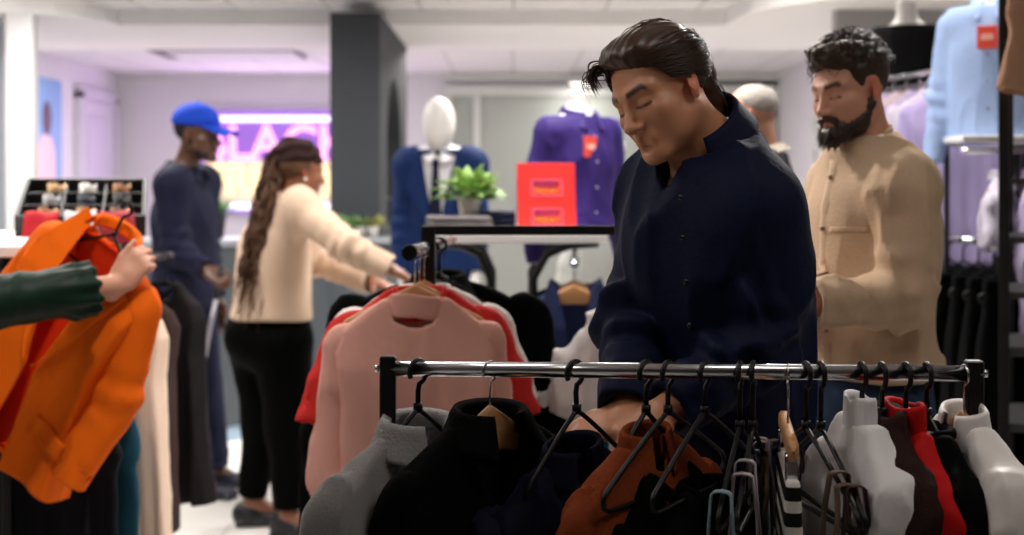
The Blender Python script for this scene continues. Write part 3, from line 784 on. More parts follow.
def garment(name, label, cat, loc, yaw, m, W=.205, L=.70, T=.030, sl=.58, neck='crew', fl=.0, amp=.012, k=22., seed=1, group=None, res=.007, sleeve_r=(.060, .044),
            sleeve_out=.06, roll=0., tilt=0., drop=.0, collar=None, vdeep=0., lining=None, buttons=0, bmat=None, wrk=.0025, sleeve_fw=-.01, nw=.075, bulge=.018, lapel=False, sepsleeves=True, sw=1.7, cs=1., tr=1., thh=.046):
    """loc: point on the rail; the garment's own origin is the rail point, x across the shoulders, -y its front"""
    z0 = -HOOK_DROP-.002-drop
    R = ypr(yaw, tilt, roll)
    t = thing(name, label, cat, loc, R, group)
    fo = fold_fn(amp, k, seed)
    out = [(nw, .0), (W*.62, -.030), (W*.93, -.072), (W+.004, -.125), (W*.93, -.25), (W*.95+fl*.5, -L*.6), (W*.97+fl, -L)]
    poly = out+[(-x, z) for x, z in out[::-1]]
    def torso(p):
        x, y, z = p[:, 0], p[:, 1], p[:, 2]-z0
        y = y-fo(x, z)
        d2 = poly2(x, z, poly)
        th = .013+T*np.clip(-z/.16, 0, 1)+bulge*np.exp(-((z+.22)/.16)**2)*(1-(x/(W+.05))**2)
        d = si(d2, np.abs(y)-th, .018)
        d = d-wr(p, wrk, 16, seed)
        d = si(d, -L-z+.006*np.sin(x*31+seed), .004)
        if neck != 'none':
            tq = tr*.92 if neck == 'turtle' and thh > .02 else 1.
            d = ss(d, (np.sqrt((x/(.056*tq))**2+((y+.004)/(.034*max(cs, .6)*tq))**2)-1)*.04+np.clip(-.055-z, 0, 1), .006)
            if neck in ('crew',): d = ss(d, ell(np.stack([x, y, z], 1), (0, -.045, .0), (.060, .045, .050)), .006)
        if vdeep > 0:
            v = poly2(x, z, [(-.07, .03), (.07, .03), (.012, -vdeep), (-.012, -vdeep)])
            d = ss(d, np.maximum(v, y+.001), .004)
            if lining is not None or True:
                d = ss(d, si(si(poly2(x, z, poly)+.014, np.abs(y)-(th-.007), .004), np.maximum(v-.03, z+.0), .01), .004) if False else d
        return d
    def sleeve(p, s):
        q = p.copy(); q[:, 2] -= z0; q[:, 0] *= s
        a = A(W-.030, 0, -.115); b = A(W+sleeve_out*.55, .012, -.10-sl*.5); c = A(W+sleeve_out, sleeve_fw, -.10-sl)
        dr = nrm(c-b)
        d = su(cone(q, a, b, sleeve_r[0], sleeve_r[0]*.88, (A(0, 1, 0), sw)), cone(q, b, c, sleeve_r[0]*.88, sleeve_r[1], (A(0, 1, 0), sw)), .03) if sl > .25 else cone(q, a, c, sleeve_r[0], sleeve_r[1], (A(0, 1, 0), sw))
        d = d-wr(p, wrk*1.5, 18, seed+5*s)-.0025*np.sin(q[:, 2]*55+2*vnoise(q*9+seed))*np.exp(-((q[:, 2]+.10+sl*.5)/.12)**2)
        d = si(d, plane(q, c, dr), .003)
        return ss(d, cone(q, c-dr*.03, c+dr*.05, sleeve_r[1]-max(.007, res*1.8), sleeve_r[1]-max(.007, res*1.8), (A(0, 1, 0), sw)), .002)
    lo = A(-W-.1-fl, -.12, z0-L-.03); hi = A(W+.1+fl, .12, z0+.03)
    if sl > 0 and not sepsleeves:
        fn = lambda p: su(torso(p), np.minimum(sleeve(p, 1), sleeve(p, -1)), .035)
        l2 = lo.copy(); h2 = hi.copy(); l2[0] -= sleeve_out; h2[0] += sleeve_out; l2[2] = min(lo[2], z0-.12-sl-.03)
        sdf_obj('body', fn, l2, h2, res, m, t)
    else:
        sdf_obj('body', torso, lo, hi, res, m, t)
        if sl > 0:
            for s in (1, -1):
                xs = sorted([s*(W-.12), s*(W+sleeve_out+.09)])
                sdf_obj('sleeve', lambda p: sleeve(p, s), A(xs[0], -.11, z0-.13-sl), A(xs[1], .11, z0+.0), res, m, t)
    cm = collar or m
    if neck == 'turtle':
        def tn(p):
            q = p.copy(); q[:, 2] -= z0; x, y, z = q.T
            rr = 1+.10*np.clip((.03-z)/.05, 0, 1)+.03*vnoise(q*22+seed)
            r = np.sqrt((x/(.056*tr))**2+((y+.003)/(.029*cs*tr))**2)/rr
            d = (np.abs(r-1)-.11)*.035; zt = thh+.003*np.sin(np.arctan2(y, x)*2+seed)+.006*vnoise(q*20)
            d = si(d, z-zt, .006); d = si(d, -.045-z, .006)
            r2 = r/1.14 if thh > .03 else r; d2 = (np.abs(r2-1)-.10)*.035; d2 = si(si(d2, z-zt-.002, .006), zt-.052-z, .006)
            return su(d, d2, .006)
        sdf_obj('collar', tn, A(-.1, -.08, z0-.07), A(.1, .08, z0+.085), .0045, cm, t)
    elif neck == 'crew':
        mb = MB()
        pts = [A(.060*math.cos(a), -.004+.036*math.sin(a), z0-.004-.045*max(0, -math.sin(a))**1.5) for a in np.linspace(0, 2*math.pi, 40)[:-1]]
        mb.tube(pts, .0075, 8, close=True, flat=1.3); mb.build('collar', cm, t)
    elif neck == 'shirt':
        collar_mb(A(0, 0, z0-.022), np.eye(3), .057, .035*cs, .030, .036, .068, gap=.30, flare=.30, rise=.014, th=.003).build('collar', cm, t)
    elif neck == 'stand':
        collar_mb(A(0, 0, z0-.022), np.eye(3), .060, .038*cs, .026, .048, .062, gap=.45, flare=.55, rise=.014, th=.006).build('collar', cm, t)
    if lapel:
        for s in (1, -1):
            y = -(T+.013+bulge*.5); zl = -vdeep
            def lf(u, v, s=s):
                # along the V from neck to the top button, then out to the notch
                zz = .016-u*(vdeep-.01+.016); inner = .066*(1-u)+.010*u; wd = .085*math.sin(min(1, .20+u*1.15)*math.pi)**.8*(1-.15*u) if u < .98 else .0
                wd = .03+.062*min(1, u/.34) if u < .34 else .092*(1-(u-.34)/.66)**.9
                if .24 < u < .34: wd -= .02*(1-abs(u-.29)/.05)
                x = s*(inner+wd*v); yy = -(.018+(T+bulge*.8)*min(1, u*2.2)) - .009*math.sin(v*math.pi*.6+.3)
                return A(x, yy, z0+zz+.018*v*(1-u))
            MB().grid(lf, 26, 6, .004*s).build('lapel', cm, t)
    if buttons:
        for i in range(buttons):
            zz = z0-vdeep-.04-i*.095; yy = -(T+.013+bulge*math.exp(-((zz-z0+.22)/.16)**2))-.004
            MB().lathe((0, 0, 0), [(.0001, .004), (.006, .004), (.008, .002), (.008, -.002)], 14).xf(rotx(R_(90)), A(0, yy+float(fo(np.array([0.]), np.array([zz-z0]))[0]), zz)).build('button', bmat or M_BLACKPLASTIC, t)
    return t
# ================================================================ the other people
def tops(J, par, base, m, name='shirt', h=.008, **k):
    lo, hi = bounds(J); fn = shirt_fn(J, **k); return sdf_obj(name, fn, lo, hi, h, m, par, base), fn
def pants(J, par, base, m, name='trousers', h=.010, **k):
    lo, hi = bounds(J); hi = hi.copy(); hi[2] = J['pl'][2]+.2; return sdf_obj(name, trouser_fn(J, **k), lo, hi, h, m, par, base)
def hairmesh(J, fn, m, base, par, name='hair', h=.004, paths=None, rad=.001, rr=.24):
    V, Fs = nets(lambda p: fn(head_local(p, J)), J['c']-rr, J['c']+rr, h)
    if paths is not None:
        V2, F2 = strands(paths, rad); V, Fs = join([(V, Fs), (V2, F2)])
    return link(name, mkmesh(name, V-base, Fs, m), par)
def world_paths(J, L): return [J['c']+(np.asarray(q)@J['HR'].T)*J['hs'] for q in L]

def bearded_man():
    nk = P(866, 150, 3.33)
    sL = P(905, 190, 3.17); sR = P(846, 186, 3.49)
    arms = [(sL, P(903, 300, 3.17), P(806, 304, 3.06)), (sR, P(818, 285, 3.46), P(775, 306, 3.2))]
    J = stand(P(849, 90, 3.30), (-58, 13, -3), -64, arms=arms, lean=2, sc=.94)
    J['nk'] = nk; J['tc'] = P(872, 232, 3.36); J['pl'] = A(*P(868, 395, 3.37)[:2], .955)
    base = A(J['pl'][0], J['pl'][1], 0)
    root = person_root('person', 'bearded man in beige collarless shirt and jeans', J, base, SKIN_F, .005,
                       tone=lambda V: skin_tone(V, J, lip=(.80, .50, .48), brow=(.09, .06, .045)))
    m = cloth('beige_linen', '#c7aa8e', .9, bump=.4, bscale=120, sheen=.1)
    ob, fn = tops(J, root, base, m, h=.0065, g=.016, hem=A(0, 0, 1.0), drape=.010, ka=.012, amp=.010, sc=12., gs=.020, ge=.020, neckcut=.008, seed=4, ew=.0045)
    n = J['nk']; R = J['tR']@rotx(R_(10))
    mb = MB()
    def cf(u, v):
        t = .22+(2*math.pi-.44)*u; return n+A(0, 0, -.01)+R@A(.070*math.sin(t), -.074*math.cos(t)-.004, .012*(1-math.cos(t))+.036*v)
    mb.grid(cf, 36, 4, .003).build('collar', m, root, sub=base)
    # placket with buttons down the chest
    fw = J['tR']@A(0, -1, 0); mb = MB(); pts = []
    for z in np.linspace(J['nk'][2]-.02, 1.02, 26):
        q = A(J['tc'][0], J['tc'][1], z)+fw*.02; s = .22
        while s > 0 and fn((q+fw*s)[None])[0] > 0: s -= .003
        pts.append(q+fw*(s+.001))
    pts = np.array(pts); x = J['tR']@A(1, 0, 0)
    mb.grid(lambda u, v: pts[int(round(u*25))]+x*(v-.5)*.032+fw*.003*math.sin(v*math.pi), 25, 4, .003).build('placket', m, root, sub=base)
    for i in (2, 8, 14, 20):
        MB().lathe((0, 0, 0), [(.0001, .003), (.0055, .003), (.006, -.002)], 12).xf(J['tR']@rotx(R_(90)), pts[i]+fw*.005).build('button', mat('horn_button', '#8c7353', .3), root, sub=base)
    # breast pocket
    q0 = J['tc']+x*.075+A(0, 0, .02); s = .24
    def onf(q):
        s = .24
        while s > 0 and fn((q+fw*s)[None])[0] > 0: s -= .003
        return q+fw*(s+.0015)
    MB().grid(lambda u, v: onf(q0+x*(u-.5)*.10+A(0, 0, -v*.012)), 8, 3, .0025).build('pocket', m, root, sub=base)
    pants(J, root, base, cloth('blue_denim', '#27374f', .8, bscale=200), name='jeans', top=1.03, amp=.004)
    add_shoes(J, root, mat('brown_shoe', '#3a2618', .4), base)
    HB = mat('curly_brown_hair', '#33200f', .45, var=.4, vscale=70)
    def hair(q):
        d = ell(q, (0, .020, .040), (.0825, .1005, .0905)); d = su(d, ell(q, (0, -.040, .098), (.062, .052, .030)), .03)
        line = q[:, 2]-(.072-(q[:, 1]+.085)*.62)-np.clip(np.abs(q[:, 0])-.045, 0, 1)*.35+.062*np.exp(-((q[:, 1]+.026)/.015)**2)*np.clip((np.abs(q[:, 0])-.05)/.012, 0, 1)
        d = si(d, -line, .012); d = si(d, -.075-q[:, 2], .02)
        curl = np.clip((q[:, 2]-.03)/.05, 0, 1)
        return d-.0075*curl*vnoise(q*42)-.004*curl*ridge(q*70+3)-.002*vnoise(q*110)
    r = np.random.RandomState(11); L = []
    for i in range(420):
        a = r.uniform(0, 6.28); e = r.uniform(.25, 1.45); s0 = A(.08*math.cos(a)*math.cos(e), .02+.1*math.sin(a)*math.cos(e), .045+.088*math.sin(e))
        if s0[2] < .072-(s0[1]+.085)*.62+.012: continue
        t = np.linspace(0, 1, 12); ph = r.uniform(0, 6.28); n_ = nrm(s0-A(0, .02, .04)); dr = nrm(np.cross(n_, r.normal(0, 1, 3)))
        rad = r.uniform(.006, .012); b = np.cross(n_, dr)
        L.append(s0+dr[None]*(t*.045)[:, None]+n_[None]*(rad*(1+np.sin(t*5+ph)))[:, None]*.7+b[None]*(rad*np.cos(t*5+ph))[:, None])
    hairmesh(J, hair, HB, base, root, paths=world_paths(J, L), rad=.0011)
    def beard(q):
        m_ = np.stack([np.abs(q[:, 0]), q[:, 1], q[:, 2]], 1)
        d = cone(m_, (.066, .000, -.035), (.050, -.035, -.082), .012, .020)
        d = su(d, cone(m_, (.050, -.040, -.078), (0, -.082, -.100), .021, .027), .02)
        d = su(d, cone(m_, (.022, -.092, -.060), (.030, -.078, -.082), .0075, .010), .01)
        d = su(d, cone(m_, (.002, -.1015, -.0545), (.024, -.088, -.0605), .0052, .006), .005)
        d = su(d, ell(m_, (0, -.092, -.088), (.020, .012, .010)), .008)
        return d-.003*vnoise(q*120)-.002*vnoise(q*210)
    r = np.random.RandomState(12); L = []
    for i in range(500):
        s = r.uniform(-1, 1); t = r.uniform(0, 1); x = s*.055; y = -.104+.95*s*s*.06+r.normal(0, .006); z = -.085-r.uniform(0, .03)+s*s*.03
        k = np.linspace(0, 1, 5); L.append(A(x, y, z)+np.stack([x*.15*k, -.008*k, -.018*k], 1)+r.normal(0, .002, 3))
    hairmesh(J, beard, HB, base, root, name='beard', h=.0035, paths=world_paths(J, L), rad=.0007, rr=.17)
    return J

def old_man():
    J = stand(P(751, 118, 5.2), (-108, 14, 0), -100, sc=1.0, lean=6)
    base = A(J['pl'][0], J['pl'][1], 0)
    root = person_root('person', 'balding grey-haired man in glasses and dark jacket, behind the man in navy', J, base, SKIN_P, .007, tone=lambda V: skin_tone(V, J, brow=(.6, .58, .55)))
    m = cloth('charcoal_jacket_cloth', '#15171d', .85)
    tops(J, root, base, m, name='jacket', h=.009, g=.024, hem=A(0, 0, .80), drape=.02, gs=.024, ge=.02, neckcut=.0, seed=8)
    n = J['nk']; collar_mb(n+A(0, 0, -.015), J['tR']@rotx(R_(10)), .074, .080, .05, .03, .06, gap=.3, flare=.4).build('shirt_collar', cloth('cream_collar', '#cfc6b4'), root, sub=base)
    pants(J, root, base, cloth('grey_trouser_cloth', '#22242a'), top=.98); add_shoes(J, root, mat('black_shoe', '#0c0c0d', .35), base)
    def hair(q):
        d = ell(q, (0, .018, .034), (.0785, .0985, .0855)); line = q[:, 2]-(.108-(q[:, 1]+.03)*1.1)+1.1*np.clip(np.abs(q[:, 0])-.045, 0, 1)
        d = si(d, -line, .02); return d-.0015*vnoise(q*90)-.003*vnoise(q*30)
    hairmesh(J, hair, mat('white_grey_hair', '#9f9890', .7, var=.25, vscale=40), base, root, h=.006)
    mb = MB()
    for s in (1, -1):
        mb.tube([hw(J, s*.079, .0, .008), hw(J, s*.074, -.05, .010), hw(J, s*.062, -.100, .010)], .0016, 6)
        mb.tube([hw(J, s*(.034+.024*math.cos(a)), -.106, .0+.018*math.sin(a)) for a in np.linspace(0, 6.283, 18)[:-1]], .0014, 6, close=True)
    mb.tube([hw(J, -.010, -.107, .006), hw(J, .010, -.107, .006)], .0014, 6); mb.build('spectacle_frame', mat('spectacle_metal', '#3a2a24', .4, .5), root, sub=base)

def guard():
    arms = [None, (P(172, 186, 6.62), P(176, 250, 6.60), P(208, 271, 6.52))]
    J = stand(P(198, 134, 6.76), (76, 6, 0), 72, sc=1.08, arms=arms, hip=.96, stance=.12, back=.045, gw=.92,
              hands=[None, dict(n=A(.2, .5, -.8), curl=(1.2, 1.25, 1.3, 1.35))])
    base = A(J['pl'][0], J['pl'][1], 0)
    J['legs'][0] = (J['legs'][0][0], A(*P(206, 400, 6.9)[:2], .5), A(*P(212, 475, 6.86)[:2], .09), A(1, -.15, 0))
    J['legs'][1] = (J['legs'][1][0], A(*P(190, 400, 6.7)[:2], .5), A(*P(196, 480, 6.62)[:2], .09), A(1, -.35, 0))
    root = person_root('person', 'bearded man in blue cap and dark navy work clothes, facing the bright screen', J, base, SKIN_D, .008, tone=lambda V: skin_tone(V, J, lip=(.8, .55, .5), brow=(.2, .18, .18)))
    m = cloth('navy_uniform_cloth', '#191a30', .8)
    tops(J, root, base, m, name='jacket', h=.009, g=.022, hem=A(0, 0, .88), drape=.022, amp=.008, sc=8., gs=.022, ge=.016, neckcut=.0, seed=14)
    n = J['nk']; collar_mb(n+A(0, 0, -.015), J['tR']@rotx(R_(8)), .074, .080, .040, .040, .07, gap=.35, flare=.45).build('collar', m, root, sub=base)
    pants(J, root, base, m, top=.95, amp=.006, ge=.034); add_shoes(J, root, mat('dark_navy_shoe', '#16182a', .5), base)
    HK = mat('black_cropped_hair', '#0d0a09', .7)
    def hair(q):
        d = ell(q, (0, .018, .036), (.0785, .0990, .0865)); line = q[:, 2]-(.080-(q[:, 1]+.085)*.78); return si(d, -line, .01)-.001*vnoise(q*150)
    hairmesh(J, hair, HK, base, root, h=.007)
    def beard(q):
        m_ = np.stack([np.abs(q[:, 0]), q[:, 1], q[:, 2]], 1)
        d = cone(m_, (.066, .000, -.03), (.046, -.038, -.082), .009, .016); d = su(d, cone(m_, (.046, -.042, -.080), (0, -.080, -.098), .017, .021), .02)
        d = su(d, cone(m_, (.002, -.099, -.055), (.024, -.088, -.062), .004, .005), .005); return d-.002*vnoise(q*120)
    hairmesh(J, beard, HK, base, root, name='beard', h=.006)
    CB = cloth('royal_blue_cotton', '#1f48c4', .8, bscale=200); cp = None
    def cap(q):
        d = ell(q, (0, .016, .052), (.090, .110, .086)); d = si(d, .036-q[:, 2]+.18*(q[:, 1]-.02)*0, .006)
        return su(d, ell(q, (0, .016, .138), (.009, .009, .006)), .004)
    cp = hairmesh(J, cap, CB, base, root, name='cap', h=.006)
    def br(u, v):
        a = (u-.5)*2; y = -.085-.100*v*(1-.30*a*a); return hw(J, a*.078*(1-.10*v), y+.040*a*a*(1-v), .040-.016*v-.020*a*a*v-.004*a*a)
    MB().grid(br, 16, 8, .004).build('brim', CB, cp, sub=base)
    # baton held in the near hand
    h = J['hands'][1]; w = h['w']+nrm(h['f'])*.075
    t = thing('baton', 'slim grey stick held in the hand of the man in the blue cap', 'stick', w)
    d = nrm(P(198, 338, 6.50)-P(213, 262, 6.50)); MB().tube([-d*.06, d*.02, d*.09], .014, 10).build('grip', M_BLACKPLASTIC, t)
    MB().tube([d*.09, d*.37], .011, 10).build('rod', mat('grey_rod', '#9b98a2', .35, .4), t)

def woman():
    sR = P(300, 208, 5.76); sL = P(272, 204, 6.08)
    arms = [(sL, P(318, 262, 6.12), P(374, 282, 5.92)), (sR, P(345, 246, 5.60), P(392, 270, 5.60))]
    J = stand(P(301, 170, 5.90), (118, 10, 0), 108, sc=.97, arms=arms, gw=1.02, gd=1.12, hip=.86,
              hands=[dict(n=A(0, 0, -1)), dict(n=A(0, 0, -1))])
    J['nk'] = P(288, 200, 5.92); J['tc'] = P(274, 258, 5.93); J['pl'] = A(*P(271, 338, 5.93)[:2], .84)
    J['pR'] = ypr(108)
    J['gw'] = 1.0
    J['legs'] = [(J['pl']+A(-.07, .07, -.05), A(*P(264, 425, 6.02)[:2], .46), A(*P(252, 505, 6.06)[:2], .10), A(.9, .1, 0)),
                 (J['pl']+A(.06, -.08, -.05), A(*P(288, 430, 5.86)[:2], .45), A(*P(288, 515, 5.86)[:2], .09), A(.9, -.25, 0))]
    base = A(J['pl'][0], J['pl'][1], 0)
    root = person_root('person', 'woman in cream jacket and black leggings with long braids, reaching to the rail', J, base, SKIN_B, .008, tone=lambda V: skin_tone(V, J, lip=(.8, .5, .5)))
    CR = cloth('cream_jacket_cloth', '#cdb29b', .8, bscale=120)
    def flare(p, d):
        fw = ypr(108)@A(0, -1, 0); return su(d, cone(p, J['pl']+A(0, 0, .20), J['pl']+A(0, 0, -.02), .155, .195, (fw, 1.15)), .05)
    tops(J, root, base, CR, name='jacket', h=.008, g=.020, hem=A(0, 0, .895), drape=.006, amp=.006, sc=8., gs=.018, ge=.022, neckcut=.0, seed=21, extra=flare)
    n = J['nk']; collar_mb(n+A(0, 0, -.02), J['tR']@rotx(R_(8)), .072, .078, .03, .03, .09, gap=.5, flare=.5).build('collar', CR, root, sub=base)
    BL = cloth('black_legging', '#030303', .8, sheen=.0, spec=.04)
    def leg(p):
        d = ell(p, J['pl']+A(-.01, 0, -.02), (.185, .185, .15))
        for l in J['legs']:
            dr = nrm(l[2]-l[1]); e = l[2]+A(0, 0, .03)
            ld = leg_d(p, (l[0], l[1], e), .016, (.108, .070, .046), .06); d = su(d, si(ld, plane(p, e, dr), .003), .04)
        return si(d, p[:, 2]-.95, .004)-wr(p, .002, 14, 3)
    lo, hi = bounds(J); sdf_obj('leggings', leg, lo, A(hi[0], hi[1], 1.0), .009, BL, root, base)
    add_shoes(J, root, mat('black_sneaker', '#111113', .5), base)
    WR = cloth('dark_headwrap_cloth', '#2a1715', .8, bscale=90)
    def wrap(q):
        d = ell(q, (0, .030, .052), (.088, .112, .086)); line = q[:, 2]-(.040-(q[:, 1]+.085)*.22); d = si(d, -line, .012)
        return d-.005*np.sin((q[:, 2]*1.0+q[:, 1]*.45)*120+2*vnoise(q*14))
    hairmesh(J, wrap, WR, base, root, name='headwrap', h=.006)
    def hair(q):
        d = ell(q, (0, .034, .020), (.084, .098, .082)); return si(d, -(q[:, 2]-(.05-(q[:, 1]+.085)*.75)), .012)
    r = np.random.RandomState(9); L = []
    k0 = J['c']+J['HR']@A(0, .118, .012)
    for i in range(64):
        t = np.linspace(0, 1, 22); e = P(r.uniform(232, 262), r.uniform(285, 335), r.uniform(5.72, 5.86)); s0 = k0+r.normal(0, .02, 3)
        mid = P(r.uniform(244, 270), 225, r.uniform(5.72, 5.82))
        pth = ((1-t)**2)[:, None]*s0+(2*t*(1-t))[:, None]*(mid*1.0)+(t**2)[:, None]*e
        pth = pth+np.stack([.006*np.sin(t*30+i), .006*np.cos(t*30+i), 0*t], 1); L.append(pth)
    hm = mat('brown_braids', '#54361f', .6, var=.4, vscale=25)
    V, Fs = nets(lambda p: hair(head_local(p, J)), J['c']-.2, J['c']+.2, .007); V2, F2 = strands(L, .0075); V, Fs = join([(V, Fs), (V2, F2)])
    link('braids', mkmesh('braids', V-base, Fs, hm), root)
    MB().tube([k0+A(0, 0, .03*math.sin(a))+J['HR']@A(.035*math.cos(a), 0, 0) for a in np.linspace(0, 6.283, 14)[:-1]], .014, 8, close=True).build('hair_tie', WR, root, sub=base)
    MB().lathe(hw(J, -.083, .004, -.040), [(.0001, .008), (.006, .005), (.008, 0), (.006, -.005), (.0001, -.008)], 12).build('earring', mat('pearl', '#f0e8dd', .2), root, sub=base)

def shopper():
    wR = P(119, 284, 3.70)
    arms = [None, (A(-1.60, 3.58, 1.30), P(-8, 302, 3.52), wR)]
    hd = dict(w=wR, f=A(.66, .05, .72), n=A(.1, 1, -.1), side=1, curl=(1.25, 1.3, 1.35, 1.4), thumb=A(.35, -.15, .9), s=.95)
    J = stand(A(-1.80, 3.74, 1.56), (82, 8, 0), 85, sc=.95, arms=arms, hands=[None, hd], hip=.9, gw=.9, gd=.95)
    J['arms'][1] = (J['nk']+A(.02, -.16, -.06), arms[1][1], wR)
    J['cuffx'] = -.085
    base = A(J['pl'][0], J['pl'][1], 0)
    root = person_root('person', 'shopper in a dark green blouse whose arm holds up the orange blazer', J, base, SKIN_F, .005)
    G = cloth('bottle_green_silk', '#0a2216', .5, sheen=.2, bump=.15)
    a = J['arms'][1]; dr = nrm(a[2]-a[1])
    def puff(p, d):
        s = cone(p, a[1]-dr*.05, a[2]-dr*.045, .060, .070); s = su(s, cone(p, a[2]-dr*.115, a[2]-dr*.07, .066, .036), .02)
        t = (p-a[1])@dr; rad = np.arctan2((p-a[1])@np.cross(dr, A(0, 0, 1)), p[:, 2]-a[1][2]-t*dr[2])
        s = si(s, plane(p, a[2]-dr*.07, dr), .004)-.004*np.sin(rad*11+vnoise(p*12)*2)*np.clip((t-.12)/.1, 0, 1)-wr(p, .006, 14, 2); return su(d, s, .02)
    tops(J, root, base, G, name='blouse', h=.007, g=.014, hem=A(0, 0, .85), drape=.012, gs=.010, ge=.006, seed=5, extra=puff)
    pants(J, root, base, cloth('black_trouser_cloth', '#101114'), top=.95); add_shoes(J, root, mat('black_shoe', '#0c0c0d', .35), base)
    def hair(q):
        d = ell(q, (0, .024, .030), (.088, .108, .094)); d = si(d, -(q[:, 2]-(.075-(q[:, 1]+.085)*1.1)), .012)
        return su(d, ell(q, (0, .07, -.06), (.075, .05, .10)), .03)-.002*np.sin(q[:, 0]*200)
    hairmesh(J, hair, HAIR_DK, base, root, h=.007)
# ================================================================ rail in front
def bar(mb, a, b, h):
    a = np.asarray(a, float); b = np.asarray(b, float); d = nrm(b-a); up = A(0, 0, 1) if abs(d[2]) < .9 else A(0, 1, 0)
    x = nrm(np.cross(d, up)); y = np.cross(x, d)
    return mb.box((a+b)/2, (h, h, np.linalg.norm(b-a)/2), np.stack([x, y, d], 1), bev=h*.18)
RA, RB = P(388, 368.5, 2.22), P(974, 373.5, 2.16)
def rail(u):
    t = 0.0
    for _ in range(30):
        q = RA+(RB-RA)*t; t += (u-(512+q[0]/q[1]*FPX))/600.
    return RA+(RB-RA)*t
def front_rack():
    c = (RA+RB)/2; base = A(c[0], c[1], 0); d = nrm(RB-RA); ang = math.atan2(d[1], d[0]); n = A(-d[1], d[0], 0)
    t = thing('clothes_rail', 'low clothes rail with chrome bar and black square posts before the man in navy', 'clothes rack', base)
    def loc(q): return q-base
    M = MB().tube([loc(RA-d*.012), loc(RB+d*.012)], .0122, 16); M.build('bar', M_CHROME, t)
    for q, sg in ((RA, -1), (RB, 1)):
        top = loc(q)+A(0, 0, .020); bot = A(top[0], top[1], .10)
        bar(MB(), bot, top, .0125).build('post', M_BLACKMETAL, t)
        MB().tube([loc(q)+d*sg*.012, loc(q)+d*sg*.020], .006, 10).build('bolt', M_CHROME, t)
        f = bar(MB(), A(top[0], top[1], .085)-n*.27, A(top[0], top[1], .085)+n*.27, .0125).build('foot', M_BLACKMETAL, t)
        for k in (-1, 1):
            cw = A(top[0], top[1], .03)+n*k*.24
            MB().tube([cw-d*.012, cw+d*.012], .03, 18).tube([cw, cw+A(0, 0, .05)], .006, 8).build('castor', M_BLACKPLASTIC, f)
    bar(MB(), A(*loc(RA)[:2], .085), A(*loc(RB)[:2], .085), .0125).build('lower_bar', M_BLACKMETAL, t)
front_rack()
GF = 'hangers on the low front rail'
C_GREY = cloth('grey_felt', '#8d8a89', .95, bump=.5, bscale=220); C_BLK = cloth('black_knit', '#070606', .92, sheen=.03, spec=.06, bump=.6, bscale=160)
C_BLK2 = cloth('black_cotton', '#040404', .9, sheen=.02, spec=.06); C_NVY = cloth('navy_cotton', '#0a0d22', .85); C_RUST = cloth('rust_twill', '#7c3617', .9, bump=.5, bscale=150)
C_WHT = cloth('white_jersey', '#e4dfe0', .8, bump=.2); C_BRN = cloth('dark_brown_wool', '#2c1a15', .95, bump=.5, bscale=180); C_RED = cloth('scarlet_jersey', '#b80d10', .75, bump=.2)
C_SATIN = cloth('ivory_satin', '#e6dfdb', .42, bump=.15, sheen=.3)
def hung(u, yaw, hk, hlabel, **g):
    """one hanger on the front rail at picture column u and the garment on it"""
    q = rail(u); lo = A(0, 0, -.0048 if hk == 'plastic' else -.003)
    g['drop'] = g.get('drop', 0)-.022
    h = hanger(hlabel, q+lo, yaw, hk, up=.022, W=g.pop('hW', .19), group=g.pop('hgroup', None), roll=g.get('roll', 0), bar=False, hook_r=.0155)
    if g: garment(loc=q+lo, yaw=yaw, **g)
    return h
hung(418, 51, 'plastic', 'black plastic hanger in the grey felt jacket at the end of the low rail', hW=.12, name='felt_jacket', label='grey felt jacket with open collar at the end of the low rail', cat='jacket', m=C_GREY, W=.20, L=.66, sl=.56, neck='stand',
     vdeep=.40, seed=3, res=.006, T=.034, amp=.016, wrk=.004, sleeve_r=(.066, .050), sleeve_out=.03, drop=.02)
hung(490, 45, 'wood', 'pale wooden hanger with silver hook in the black ribbed cardigan', hW=.14, name='ribbed_cardigan', label='black cardigan with ribbed collar on a wooden hanger', cat='cardigan', m=C_BLK, W=.20, L=.66, sl=.58, neck='stand',
     vdeep=.30, seed=5, res=.0065, T=.036, amp=.014, wrk=.003, buttons=3, bmat=mat('brass_button', '#6a4a26', .35, .8), drop=.005)
hung(575, 46, 'plastic', 'black plastic hanger in the crumpled navy shirt', hW=.11, name='navy_shirt', label='crumpled dark navy shirt being pulled forward beside the rust shirt', cat='shirt', m=C_NVY, W=.19, L=.66, sl=.55, neck='shirt',
     vdeep=.2, seed=8, res=.006, amp=.022, wrk=.008, drop=.06, roll=-4, tilt=6, cs=.6)
hung(646, 52, 'plastic', 'black plastic hanger in the rust shirt under the hands', hW=.11, name='rust_shirt', label='rust brown twill shirt with topstitched seam under the hands', cat='shirt', m=C_RUST, W=.19, L=.68, sl=.55, neck='shirt',
     seed=12, res=.006, amp=.016, wrk=.004, drop=.035, roll=0, cs=.55)
hung(668, 56, 'plastic', 'black plastic hanger with a looped arm end beside the rust shirt', name='black_shirt', label='black shirt hanging next to the rust shirt', cat='shirt', m=C_BLK2, W=.17, L=.66, sl=.5, neck='crew', seed=15, drop=.08)
hung(705, 60, 'plastic', 'black plastic hanger sloping down beside the black shirt', name='black_dress', label='black dress hanging between the black shirt and the strapped tops', cat='dress', m=C_BLK2, W=.165, L=.80, sl=.0, neck='crew', seed=16, drop=.10, T=.04)
